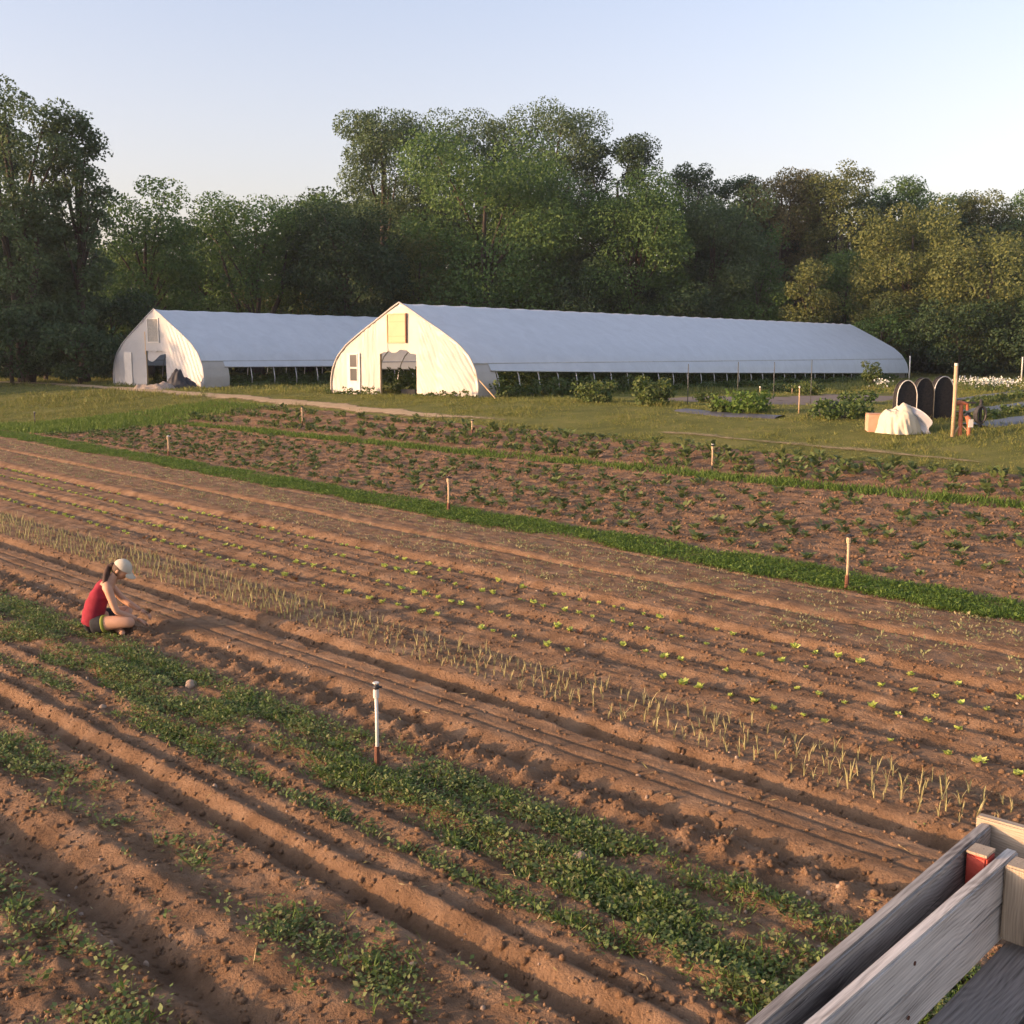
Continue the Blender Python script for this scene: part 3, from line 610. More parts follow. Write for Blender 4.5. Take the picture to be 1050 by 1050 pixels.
tag(np_mesh('woods', np.concatenate(VV), np.concatenate(FF), PAL['dark']), 'dark mass of woodland and underbrush behind the single trees', 'woods', kind='stuff')

# ---------------------------------------------------------------- greenhouses
GX, GL = np.array([.761, -.649]), np.array([.649, .761])          # across and along
PR = np.array([(-4.9, 0), (-4.93, .6), (-4.78, 1.2), (-4.42, 1.8), (-3.72, 2.38), (-2.65, 2.97), (-1.6, 3.5), (-.5, 4.07), (0, 4.3), (.5, 4.07), (1.6, 3.5), (2.65, 2.97), (3.72, 2.38), (4.42, 1.8), (4.78, 1.2), (4.93, .6), (4.9, 0)])
def prof_pts(n=48):
    s = np.r_[0, np.cumsum(np.linalg.norm(np.diff(PR, axis=0), axis=1))]; q = np.linspace(0, s[-1], n + 1)
    return np.stack([np.interp(q, s, PR[:, 0]), np.interp(q, s, PR[:, 1])], -1)
def top_at(x): return np.interp(x, PR[1:-1, 0], PR[1:-1, 1])
def end_wall(root, y, openings, zs, name, folds, m, seed, step=.07):
    """sheeted end wall standing under the arch, open where the openings are"""
    xs = np.unique(np.round(np.concatenate([np.arange(-4.9, 4.901, step)] + [np.array([o[0], o[1]]) for o in openings]), 3)); b = MB()
    def dy(x, z):
        f = .0
        for x0, x1, k, amp in folds:
            w = np.clip(np.minimum(x - x0, x1 - x) / .15, 0, 1); f = f + w * amp * np.sin((x * 1.0 + z * k) * 17 + 2.5 * fbm(np.atleast_1d(x * 1.1), np.atleast_1d(z * 1.3), seed, 2)[0])
        return f + .05 * fbm(np.atleast_1d(x * .9), np.atleast_1d(z * .7), seed + 3, 3)[0]
    nz = 36
    for x0, x1 in zip(xs[:-1], xs[1:]):
        if x1 - x0 < 1e-4: continue
        xm = (x0 + x1) / 2; lo = [0., 0.]
        for o in openings:
            if o[0] - 1e-4 < xm < o[1] + 1e-4: lo = [o[2] + o[3] * fbm(np.array([x * 2.2]), np.array([3.3]), seed, 3)[0] for x in (x0, x1)]
        v = []
        for x, l in ((x0, lo[0]), (x1, lo[1])):
            for z in np.linspace(l, top_at(x) * zs, nz): v.append((x, y + dy(x, z), z))
        b.add(v, [(i, nz + i, nz + i + 1, i + 1) for i in range(nz - 1)])
    me = b.build(name, m, root, True)
    bm = bmesh.new(); bm.from_mesh(me.data); bmesh.ops.remove_doubles(bm, verts=bm.verts, dist=.002); bm.to_mesh(me.data); bm.free()
    return me
def greenhouse(label, corner, length, zs, bay, curt0, curt1, seed, nhoop):
    ctr = np.array(corner) - GX * 4.9; root = thing('greenhouse', label, 'greenhouse', (ctr[0], ctr[1], float(gz(*ctr))), math.atan2(GX[1], GX[0]))
    pp = prof_pts(56); pp[:, 1] *= zs
    s0 = .02; off = lambda y: .02 * np.sin(y * 2 * math.pi / (length / nhoop))
    ny = int(length / .5); yy = np.linspace(0, length, ny + 1); hip = 1.55
    up = pp[pp[:, 1] >= hip]; up = np.concatenate([[[np.interp(hip, [1.2 * zs, 1.8 * zs], [-4.78, -4.42]), hip]], up, [[np.interp(hip, [1.2 * zs, 1.8 * zs], [4.78, 4.42]), hip]]])
    X = np.repeat(up[None, :, 0], ny + 1, 0) * 1.004; Y = np.repeat(yy[:, None], len(up), 1); Z = np.repeat(up[None, :, 1], ny + 1, 0) + .02
    sag = .05 * np.abs(np.sin(Y * math.pi / (length / nhoop))) + .012 * fbm(Y * .9, X * 1.2, seed, 3)
    Z = Z - sag * np.clip((4.6 - np.abs(X)) / 1.0, 0, 1); 
    grid_mesh('roof_cover', X, Y, Z, POLY, True, root)
    for sgn in (-1, 1):                                            # roll-up side curtain, let down further at the far end
        k = np.linspace(0, 1, 7); bot = np.interp(yy, [0, length * .35, length], [curt0, (curt0 * 1.5 + curt1) / 2.5, curt1])
        Zc = hip - .015 - (hip - .015 - bot)[:, None] * k[None]; Xc = sgn * (np.interp(Zc / zs, PR[1:6, 1], -PR[1:6, 0]) + .05 + .015 * fbm(Zc * 5, Y[:, :7] * .8, seed + 5, 2)); Yc = np.repeat(yy[:, None], 7, 1)
        sel = yy >= bay - .3
        grid_mesh('side_curtain', Xc[sel], Yc[sel], Zc[sel], POLY, True, root)
        kb = np.linspace(0, bay, 9); zb = np.linspace(0, hip - .03, 12); Zb, Yb = np.meshgrid(zb, kb, indexing='ij'); Xb = sgn * (np.interp(Zb / zs, PR[:6, 1], -PR[:6, 0]) + .02 + .03 * fbm(Zb * 2.5 + Yb, Yb * 1.5, seed + 8, 3))
        grid_mesh('corner_panel', Xb, Yb, Zb, POLYW, True, root)
        yb = yy[sel]; MB().tube([(sgn * (float(np.interp(b_ / zs, PR[1:6, 1], -PR[1:6, 0])) + .06), y_, b_) for y_, b_ in zip(yb, bot[sel])], .035, 6).build('roll_bar', METAL, root, True)
        MB().tube([(sgn * (float(np.interp(hip / zs, PR[1:6, 1], -PR[1:6, 0])) + .055), y_, hip - .01) for y_ in yy], .028, 5).build('hip_rail', METAL, root, True)
    for i in range(nhoop + 1):
        y = .04 + (length - .08) * i / nhoop; MB().tube([(x * .985, y, z * .985) for x, z in pp[::2]], .03, 6).build('hoop', METAL, root, True)
    MB().tube([(0, 0, 4.19 * zs), (0, length, 4.19 * zs)], .03, 6).build('ridge_pole', METAL, root)
    return root
C1 = np.array([-1.52, 49.5]); C2 = np.array([-17.9, 65.0])
g1 = greenhouse('large white plastic greenhouse with a sunlit front and long open side', C1, 50, 1.0, 1.3, 1.23, .45, 5, 34)
FR = [(-4.9, -3.8, 0, .015), (1.25, 2.5, .55, .045), (2.55, 4.8, .75, .045), (-2.7, -1.5, 0, .03)]
end_wall(g1, .0, [(-1.38, 1.08, 2.02, .28), (-.83, .5, 3.8, 0)], 1.0, 'front_wall', FR, POLYW, 3)
# the vent: the wall below it is put back, then a framed panel
b = MB(); xs_ = np.linspace(-.83, .5, 20)
for x0, x1 in zip(xs_[:-1], xs_[1:]):
    l0, l1 = [2.02 + .28 * fbm(np.array([x * 2.2]), np.array([3.3]), 3, 3)[0] for x in (x0, x1)]; b.add([(x0, .02, l0), (x1, .02, l1), (x1, .0, 2.5), (x0, .0, 2.5)], [(0, 1, 2, 3)])
b.build('door_flap', POLYW, g1)
YEL = plastic('lit_through_sheet', (.55, .46, .27), .3)  # light and timber frame showing through the vent, painted in as yellow
[MB().box((-.165, -.052, z), (1.2, .012, .035)).build('vent_batten', PINE, g1) for z in (2.78, 3.45)]; vent = MB().box((-.165, -.03, 3.15), (1.25, .03, 1.24)).build('gable_vent', YEL, g1)
fb = MB().box((-.8, -.05, 3.15), (.06, .06, 1.36)); fb.box((-.165, -.05, 3.80), (1.2, .06, .06)); fb.box((-.165, -.05, 2.50), (1.2, .06, .06)); fb.build('vent_frame', PINE, vent)
MB().box((.47, -.055, 3.15), (.07, .07, 1.36)).build('vent_post', RUST, vent)
dr = MB().box((-3.23, -.05, 1.0), (.94, .05, 2.0)).build('door', WHITE, g1, bevel=.006)
for zc in (1.62, .95): MB().box((-3.2, -.085, zc), (.5, .014, .58)).build('window_pane', GLASS, dr)
wf = MB().box((-3.2, -.083, 1.29), (.5, .03, .06)); wf.box((-3.475, -.083, 1.28), (.05, .03, 1.3)); wf.box((-2.925, -.083, 1.28), (.05, .03, 1.3)); wf.box((-3.2, -.083, 1.955), (.6, .03, .05)); wf.box((-3.2, -.083, .635), (.6, .03, .05)); wf.build('window_frame', WHITE, dr)
for x in (-1.42, 1.12): MB().box((x, .06, 1.6 if x < 0 else 1.58), (.09, .09, 3.2)).build('door_post', PINE, g1)
for x, h in ((-2.4, 2.95), (2.5, 2.95), (3.5, 2.4)): MB().box((x, .09, h / 2), (.07, .06, h)).build('wall_stud', PINE, g1)
MB().tube([(x * 1.008, -.03, z * 1.004 + .02) for x, z in prof_pts(56)], .045, 6).build('end_arch', POLYW, g1, True)
MB().tube([(4.75, -.05, 1.05), (5.75, .25, -.0)], .03, 6).build('corner_brace', PINE, g1)
# far end wall of the large greenhouse: boards below, sheet above
end_wall(g1, 49.98, [(-1.2, 1.2, 2.1, 0)], 1.0, 'back_wall', [], POLYW, 9, .3)
BOARD = tex('grey_boards', [(.2, .17, .14), (.36, .3, .25)], sc=3, scale=(5, 5, .7))
b = MB(); x = -4.6
while x < 3.4:
    w = random.uniform(.25, .45); b.box((x + w / 2, 49.8 + random.uniform(-.02, .02), .6), (w - .03, .03, random.uniform(1.1, 1.3))); x += w
b.build('back_boards', BOARD, g1)
bf = MB(); [bf.box((3.95 + dx, 49.8, 1.0), (.09, .06, 1.1)) for dx in (-.5, .5)]; [bf.box((3.95, 49.8, z), (.91, .06, .09)) for z in (.5, 1.505)]; bf.build('back_window_frame', PINE, g1)

g2 = greenhouse('smaller shaded white plastic greenhouse at the left with a grey gable vent', C2, 34, 1.07, 1.75, 1.2, 1.1, 15, 20)
end_wall(g2, .0, [(-1.15, 1.05, 2.1, .1), (-.75, .42, 4.05, 0)], 1.07, 'front_wall', [(1.2, 4.8, .5, .02), (-4.8, -3.4, .2, .012)], POLY2, 23)
b = MB()
for x0, x1 in zip(np.linspace(-.75, .42, 12)[:-1], np.linspace(-.75, .42, 12)[1:]): b.add([(x0, .01, 2.1 + .04 * math.sin(x0 * 9)), (x1, .01, 2.1 + .04 * math.sin(x1 * 9)), (x1, .0, 2.68), (x0, .0, 2.68)], [(0, 1, 2, 3)])
b.build('door_flap', POLY2, g2)
GV = tex('grey_mesh', [(.2, .2, .19), (.3, .3, .29)], sc=8)
v2 = MB().box((-.165, -.02, 3.36), (1.15, .03, 1.35)).build('gable_vent', GV, g2)
fb = MB(); fb.box((-.76, -.04, 3.36), (.06, .06, 1.48)); fb.box((.43, -.04, 3.36), (.06, .06, 1.48)); fb.box((-.165, -.04, 4.07), (1.13, .06, .06)); fb.box((-.165, -.04, 2.65), (1.13, .06, .06)); fb.build('vent_frame', WHITE, v2)
MB().box((-3.1, -.05, 1.02), (.85, .05, 2.05)).build('door', WHITE, g2, bevel=.006)
for x in (-1.19, 1.09): MB().box((x, .06, 1.65), (.09, .09, 3.3)).build('door_post', PINE, g2)
MB().tube([(x * 1.008, -.03, z * 1.07 * 1.004 + .02) for x, z in prof_pts(56)], .04, 6).build('end_arch', POLY2, g2, True)
n = 14; xx = np.linspace(-1.1, 1.0, n); zz = np.linspace(0, 1, 6)
Xf = np.repeat(xx[:, None], 6, 1); lowz = np.interp(xx, [-1.1, -.6, .3, 1.0], [1.55, 1.45, 1.9, 1.95]) ; Zf = 2.12 - (2.12 - lowz)[:, None] * zz[None]; Yf = .12 + .05 * fbm(Xf * 3, Zf * 3, 4, 2)
grid_mesh('hanging_sheet', Xf, Yf, Zf, POLY2, True, g2)
def gl(root, x, y):                                               # greenhouse-local to world
    ctr = np.array(root.location[:2]); return ctr + GX * x + GL * y
# crops growing inside and weeds along the open sides
TOM = leafmat('tomato_leaf', [(.045, .08, .02), (.075, .12, .03), (.11, .15, .045)], .3)
V = []; F = []; nn = 0
for root, ln in ((g1, 48), (g2, 32)):
    for xr in (-3.6, -2.2, 2.2, 3.7):
        for y in np.arange(2.2, ln, .75):
            p = gl(root, xr + random.uniform(-.15, .15), y); h = random.uniform(1.0, 1.5) if root is g1 else random.uniform(.4, .7)
            v, f, _, _ = crown_leaves(random.randrange(9999), np.array([p[0], p[1], float(gz(*p)) + h / 2]), .45, h / 2, 130, .17, clump=.5, nl=6); V.append(v); F.append(f + nn); nn += len(v)
tag(np_mesh('greenhouse_crops', np.concatenate(V), np.concatenate(F), TOM), 'leafy green crops in rows under the plastic', 'crops', kind='stuff')
TALLW = leafmat('tall_weed', [(.05, .085, .02), (.08, .12, .03), (.13, .15, .05)], .3)
V = []; F = []; nn = 0
for root, y0, y1, hmax in ((g1, .8, 14, 1.0), (g1, 14, 46, .5), (g2, 2, 30, .3)):
    for y in np.arange(y0, y1, .38):
        p = gl(root, 5.15 + random.uniform(-.1, .5), y); h = random.uniform(.35, 1) * hmax
        v, f, _, _ = crown_leaves(random.randrange(9999), np.array([p[0], p[1], float(gz(*p)) + h * .45]), .35, h / 2, 110, .14, clump=.5, nl=6); V.append(v); F.append(f + nn); nn += len(v)
for x in np.arange(-5, 5, .3):
    if -1.4 < x < 1.1: continue
    p = gl(g1, x, -.25 + random.uniform(-.15, .1)); h = random.choice([.15, .2, .25, .45])
    v, f, _, _ = crown_leaves(random.randrange(9999), np.array([p[0], p[1], float(gz(*p)) + h * .4]), .2, h / 2, 40, .12, clump=.5, nl=4); V.append(v); F.append(f + nn); nn += len(v)
tag(np_mesh('tall_weeds', np.concatenate(V), np.concatenate(F), TALLW), 'tall weeds along the greenhouse walls', 'weeds', kind='stuff')
# things seen in the doorways
p = gl(g1, .25, 1.6); zf = float(gz(*p))
t_ = thing('plastic_bucket', 'white bucket standing in the doorway of the large greenhouse', 'bucket', (*p, zf))
MB().tube([(0, 0, 0), (0, 0, .42)], [.17, .22], 14).build('body', WHITEP, t_); MB().tube([(-.22, 0, .4), (-.16, -.02, .52), (0, -.03, .58), (.16, -.02, .52), (.22, 0, .4)], .008, 5).build('handle', METAL, t_)
p = gl(g1, .72, 1.2); t_ = thing('harvest_crate', 'low pale crate right of the bucket in the greenhouse doorway', 'crate', (*p, zf), .3)
b = MB(); [b.box((0, sy * .2, .14), (.6, .02, .24)) for sy in (-1, 1)]; [b.box((sx * .29, 0, .14), (.02, .38, .24)) for sx in (-1, 1)]; b.box((0, 0, .015), (.56, .36, .02)); b.build('body', WHITEP, t_)
p = gl(g1, -.75, 1.3); t_ = thing('black_tote', 'black tote on the ground in the greenhouse doorway', 'tote', (*p, zf), -.2)
b = MB(); [b.box((0, sy * .22, .13), (.7, .025, .26)) for sy in (-1, 1)]; [b.box((sx * .35, 0, .13), (.025, .4, .26)) for sx in (-1, 1)]; b.box((0, 0, .015), (.66, .4, .02)); b.build('body', BLACKP, t_)
def heap(name, px, py, w, d, h, m, label, cat, seed, spike=.3):
    p = at(px, py); n, k = 40, 26; u, v = np.meshgrid(np.linspace(-1, 1, n), np.linspace(-1, 1, k), indexing='ij'); r = np.sqrt(u * u + v * v)
    Z = h * np.clip(1 - r ** 2.2, -.06, 1) * (1 + spike * 2 * fbm(u * 2.4 + seed, v * 2.4, seed, 3)) - .02
    X = p[0] + u * w / 2 * (1 + .2 * fbm(u * 2, v * 2 + seed, seed + 4, 2)); Y = p[1] + v * d / 2
    return tag(grid_mesh(name, X, Y, land(X, Y) + Z, m), label, cat)
heap('tarp_heap', 186, 398, 2.0, 1.6, .75, BLACKP, 'crumpled dark tarp heaped at the smaller greenhouse door', 'tarp', 3, .7)
heap('rubble_heap', 158, 399, 2.6, 1.2, .3, BOARD, 'low heap of grey rubble left of the dark tarp', 'rubble', 8, .9)

# ---------------------------------------------------------------- bushes and garden behind
def bush(name, px, py, wpx, hpx, pal, label, cat, dens=1., leaf=.13, group=None, m=None):
    p = at(px, py); w = wpx / FOC * p[1]; h = hpx / FOC * p[1]; root = thing(name, label, cat, p, 0, group)
    v, f, q, cr = crown_leaves(int(px + py), np.array([0, 0, h * .5]), w / 2 * 1.05, h * .52, int(700 * dens * max(.5, w * h)), leaf, clump=.42, nl=16); np_mesh('foliage', v, f, m or PAL[pal], root)
    b = MB(); [b.tube([(0, 0, -.05), (e[0] * .5, e[1] * .5, e[2] * .6), tuple(e)], [.02, .015, .006], 5) for e in q[:6]]; b.build('stem', BARK, root); return root
bush('round_bush', 671, 416, 42, 30, 'olive', 'round green bush on the grass in front of the open greenhouse side', 'bush', 1.4, m=TALLW)
bush('grass_clump', 763, 423, 66, 22, 'mid', 'wide clump of tall feathery greens on the garden plot', 'plant', 1.1, m=GRASSG)
bush('garden_shrub', 830, 405, 34, 14, 'mid', 'low green clump beside the white-topped garden stake', 'plant', m=TALLW)
bush('leafy_plant', 893, 398, 18, 26, 'mid', 'dark leafy plant standing at the back corner of the large greenhouse', 'plant', m=TALLW)
bush('low_hedge_plant', 862, 429, 70, 18, 'mid', 'low dense row of greens left of the cardboard box', 'plant', m=TOM)
bush('weed_plant', 612, 413, 50, 22, 'mid', 'yellowish tall weeds against the near open side of the greenhouse', 'plant', m=TALLW)
bush('garden_shrub', 725, 412, 30, 10, 'mid', 'low green clump beside the first dark fence stake', 'plant', m=TALLW)
bush('garden_shrub', 800, 402, 40, 9, 'mid', 'low green clump at the back of the garden soil', 'plant', m=TALLW)
bush('garden_shrub', 880, 414, 44, 13, 'mid', 'dark green clump on the garden soil behind the cardboard box', 'plant', m=TOM)
bush('feathery_herb', 738, 423, 24, 10, 'mid', 'small feathery herb left of the wide clump of greens', 'plant', m=TALLW)
FLW = leafmat('white_flower', [(.7, .7, .66), (.8, .8, .74), (.6, .62, .5)], .3)
def flowers(px, py, wpx, dpx, h, n, label):
    p = at(px, py); w = wpx / FOC * p[1]; root = thing('white_flower_bed' if n > 300 else 'flowering_plant', label, 'flowers', p)
    u = rng.normal(size=(n, 3)) * np.array([w / 4, dpx, h * .16]) + np.array([0, 0, h]); d = rdir(n); np_mesh('blossom', *leaf_quads(u, d, unit(np.cross(d, rdir(n))), np.full(n, .10), np.full(n, .08)), FLW, root)
    m2 = n; u = np.stack([rng.normal(size=m2) * w / 4, rng.normal(size=m2) * dpx, h * rng.random(m2)], -1); d = rdir(m2); d[:, 2] = np.abs(d[:, 2]); np_mesh('foliage', *leaf_quads(u, d, unit(np.cross(d, rdir(m2))), np.full(m2, .18), np.full(m2, .08)), TALLW, root)
flowers(1014, 402, 46, 1.1, .55, 620, 'long patch of white flowers behind the dark mulched rows')
flowers(905, 404, 18, .3, .6, 60, 'tall plant with white blossoms at the greenhouse back corner')
MULCH = tex('mulch_film', [(.05, .05, .06), (.095, .095, .11)], sc=3, rough=.45, st=.4, dist=.03)
GSOIL = tex('grey_soil', [(.12, .095, .08), (.19, .155, .13)], sc=3, rough=.95, st=.6, bsc=14)
strip_sheet('garden_soil', [(700, 408), (800, 412), (895, 406)], [5, 7.5, 6], GSOIL, .03, 'grey bare garden soil behind the tall stakes', 'soil')
def hoop_rows():
    for i, (q, w) in enumerate([([(984, 411), (1030, 404), (1085, 397)], 1.6), ([(990, 424), (1030, 418), (1090, 410)], 1.4), ([(1000, 437), (1040, 432), (1090, 424)], 1.4), ([(700, 421), (750, 426), (800, 428)], 1.0)]):
        strip_sheet('mulch_row', q, [w] * 3, MULCH, .06, ['black plastic mulched row farthest back behind the netted hoops', 'middle black mulched row on the right-hand plot', 'nearest black mulched row on the right-hand plot', 'short dark mulched row under the feathery greens'][i], 'mulch', rag=.1)
hoop_rows()
V = []; F = []; nn = 0
for q in ([(985, 418), (1030, 411), (1090, 403)], [(994, 431), (1040, 425), (1090, 417)], [(925, 424), (970, 426)]):
    P = [at(*k) for k in q]
    for s0, s1 in zip(P[:-1], P[1:]):
        m = int(np.linalg.norm(s1 - s0) / .3)
        for i in range(m):
            c = s0 + (s1 - s0) * i / m + np.array([random.uniform(-.25, .25), random.uniform(-.4, .4), .1]); v, f, _, _ = crown_leaves(random.randrange(9999), c, .24, .2, 40, .14, clump=.5, nl=4); V.append(v); F.append(f + nn); nn += len(v)
tag(np_mesh('vegetable_rows', np.concatenate(V), np.concatenate(F), TALLW), 'low vegetable rows between the dark mulch strips', 'vegetables', kind='stuff')

# ---------------------------------------------------------------- stakes, posts, sprinklers
def post(name, px, py, top, r, m, label, cat, capm=None, group=None, base=None, arm=False):
    p = at(px, py); h = (at_depth(px, top, p[1])[2] - p[2]); root = thing(name, label, cat, p, 0, group)
    MB().tube([(0, 0, -.1), (r * .2, 0, h * .5), (0, 0, h)], r, 8).build('pole', m, root, True)
    if base: MB().tube([(0, 0, -.05), (0, 0, h * .26)], [r * 1.7, r * 1.5], 8).build('base_sleeve', base, root)
    if capm: MB().tube([(0, 0, h - .02), (0, 0, h + .03)], r * 1.6, 8).build('cap', capm, root)
    if arm: MB().tube([(0, 0, .03), (.2, -.02, .02), (.42, -.03, .01)], .016, 6).build('ground_pipe', TANP, root)
    return root, h
def sprinkler(px, py, top, label, m, r=.014, base=RUST, head=BLACKP, cap=WHITEP, arm=False):
    root, h = post('sprinkler_riser', px, py, top, r, m, label, 'sprinkler', None, 'sprinkler risers in the field', base, arm)
    p = root.location; root.location.z = float(field_z(p.x, p.y)[0]) if p.y < 30 else p.z
    MB().tube([(0, 0, h * .86), (0, 0, h * .9), (0, 0, h * .96), (0, 0, h * .965)], [r * 1.6, r * 1.7, r * 1.6, r * 1.1], 10).build('coupling', m, root)
    hd = MB().tube([(0, 0, h * .96), (0, 0, h * .985), (.004, 0, h * 1.0), (0, 0, h * 1.02)], [r * 1.2, r * 2.1, r * 2.0, r * 1.1], 10); hd.box((r * 2.2, 0, h * .99), (r * 2.6, r * 1.0, r * 1.1)); hd.build('sprinkler_head', head, root)
    if cap: MB().tube([(0, 0, h * 1.02), (0, 0, h * 1.04), (0, 0, h * 1.05)], [r * 1.1, r * 2.0, r * 1.7], 10).build('cap', cap, root)
sprinkler(387, 791, 708, 'white sprinkler riser with black head in the weedy bed, nearest of all', WHITEP, .0125)
sprinkler(868, 606, 551, 'tan sprinkler riser with a ground pipe on the grass strip at the right', TANP, .018, arm=True, cap=None)
sprinkler(460, 526, 490, 'tan sprinkler riser on the grass strip at mid field', TANP, .02, cap=None)
sprinkler(173, 468, 447, 'pale sprinkler riser at the left end of the far crop field', TANP, .022, cap=None, head=WHITEP)
sprinkler(730, 484, 456, 'dark-footed sprinkler riser among the potato plants', TANP, .02, base=BLACKP)
sprinkler(310, 437, 417, 'tan sprinkler riser below the large greenhouse front', TANP, .022, cap=None)
sprinkler(484, 444, 431, 'short sprinkler riser in the potato band below the greenhouse corner', TANP, .022)
sprinkler(36, 437, 423, 'small dark sprinkler riser in the far left grass', BLACKP, .022, base=None)
for px, py, tp, l in ((705, 416, 373, 'first dark steel fence stake from the left, by the round bush'), (756, 414, 371, 'second dark steel fence stake, behind the feathery greens'), (793, 410, 371, 'third dark steel fence stake before the greenhouse'), (831, 414, 369, 'fourth dark steel fence stake near the greenhouse back corner')):
    post('steel_stake', px, py, tp, .016, DKM, l, 'stake', group='steel stakes on the garden plot')
for px, py, tp, l in ((779, 412, 397, 'short white-topped stake behind the feathery greens'), (819, 424, 397, 'taller white-topped stake right of the feathery greens'), (812, 404, 396, 'small white marker stake in the garden soil')):
    post('garden_stake', px, py, tp, .02, TANP, l, 'stake', WHITEP)
for px, py, tp, l in ((932, 390, 365, 'slim white marker post behind the netted hoops'), (1047, 392, 366, 'slim white marker post at the right edge by the woods')): post('marker_post', px, py, tp, .05, WHITEP, l, 'post')
for i, px in enumerate((984, 989, 995)): post('row_marker', px, 391, 385, .03, WHITEP, 'tiny white row marker in front of the woods', 'marker', group='tiny white row markers')
root, h = post('white_post', 976.5, 448, 375, .055, TANP, 'tall pale wooden post beside the red standpipe', 'post')
MB().tube([(0, 0, h), (0, 0, h + .07)], .05, 8).build('cap', WHITEP, root)
REDP = tex('red_oxide_paint', [(.33, .10, .05), (.46, .17, .09)], sc=10, rough=.6, st=.2)
p = at(984, 447); t_ = thing('water_standpipe', 'rusty red water standpipe with black valve beside the tall post', 'standpipe', p)
s = p[1] / FOC
MB().tube([(0, 0, -.05), (0, 0, 32 * s)], .055, 10).build('pipe', REDP, t_); hd = MB().tube([(-.22, 0, 32 * s), (-.05, 0, 34 * s), (.15, 0, 33 * s), (.17, 0, 26 * s)], [.035, .07, .06, .045], 10); hd.build('spout', REDP, t_)
MB().box((.2, -.03, 34 * s), (.36, .05, .05)).build('lever', BLACKP, t_); MB().tube([(.19, 0, 24 * s), (.2, 0, 19 * s)], .07, 8).build('valve', BLACKP, t_)
for dx in (-.18, .3): MB().tube([(0, 0, 12 * s), (dx * .7, -.03, 5 * s), (dx, -.05, 0)], .02, 6).build('brace', TANP, t_)
p = at(993, 447); t_ = thing('valve_post', 'short red valve post with a pale tag right of the standpipe', 'valve', p)
MB().tube([(0, 0, -.05), (0, 0, 10 * s), (-.03, 0, 18 * s), (-.1, 0, 21 * s)], [.05, .05, .075, .05], 9).build('body', REDP, t_); MB().box((.02, -.07, 13 * s), (.12, .03, .22)).build('tag', WHITEP, t_); MB().tube([(-.1, 0, 21 * s), (-.13, 0, 22.5 * s)], .06, 8).build('cap', BLACKP, t_)
p = at(1004.5, 438); t_ = thing('hose_reel', 'dark hose stand behind the red valve post', 'hose stand', p)
MB().tube([(0, 0, -.03), (0, 0, .8)], .045, 8).build('stand', BLACKP, t_)
b = MB(); [b.tube([(.13 * math.cos(q) * (1 + .1 * k), .04 * k - .08, .36 + .24 * math.sin(q)) for q in np.linspace(0, 2 * math.pi, 18)], .03, 6) for k in range(4)]; b.build('hose', BLACKP, t_)

# cardboard box, tarp over a pile, netted hoops
CARD = tex('pink_cardboard', [(.46, .26, .17), (.56, .34, .23)], sc=3, rough=.85, st=.1)
p = at(898, 443); s = p[1] / FOC; bx = thing('cardboard_box', 'pinkish brown cardboard box against the white tarp', 'box', p, -.12)
MB().box((0, .2, 9 * s), (16 * s, .5, 18 * s)).build('body', CARD, bx, bevel=.01); b = MB(); b.box((-4 * s, .2, 18.2 * s + .012), (7.6 * s, .48, .012)); b.box((4 * s, .2, 18.2 * s + .012), (7.6 * s, .48, .012)); b.build('flap', CARD, bx)
p = at(928, 446); s = p[1] / FOC; n, k = 90, 40; th_, ph = np.meshgrid(np.linspace(0, 2 * math.pi, n), np.linspace(0, 1, k), indexing='ij')
rr2 = np.interp(ph, [0, .35, .6, .85, 1], [0, .58, .86, .98, 1.07]); zz2 = np.interp(ph, [0, .2, .45, .8, 1], [1, .98, .86, .36, .0])
cx_, sx_ = np.cos(th_), np.sin(th_); fold = 1 + ph ** 1.5 * ((.34) * fbm(cx_ * 2.2 + 5, sx_ * 2.2, 41, 3) + .22 * fbm(cx_ * 7, sx_ * 7 + ph * 1.2, 43, 2)) + .1 * fbm(cx_ * 3 * ph, sx_ * 3 * ph + 4, 44, 3)
X = rr2 * fold * np.cos(th_) * 19.5 * s + .10 * zz2 * np.sin(th_); Y = rr2 * fold * np.sin(th_) * .7 + .55; Z = 24 * s * zz2 * (1 + .10 * np.cos(th_ * 2 + 1) + .06 * np.sin(th_ * 5)) + .02 + .26 * fbm(X * 2.6, Y * 2.6, 14, 4) * (1 - ph ** 6)
tp = thing('white_tarp', 'cream white tarp bunched over a pile beside the cardboard box', 'tarp', p); grid_mesh('sheet', X, Y, Z, TARP, True, tp)
n, k = 24, 14; u, v = np.meshgrid(np.linspace(0, 1, n), np.linspace(0, 1, k), indexing='ij')
GT = plastic('grey_sheet', (.5, .5, .52), .25)
grid_mesh('grey_sheet', (6 + 20 * u) * s + .04 * np.sin(v * 14), .3 - .3 * u + .06 * np.sin(u * 5 + v * 9), np.maximum(.02, (29 - 14 * u ** 2) * s - v * (20 + 8 * u) * s * (1 - .25 * (1 - u))), GT, True, tp)
NET = tex('black_net', [(.012, .012, .014), (.03, .028, .027)], sc=18, rough=.9, st=.6)
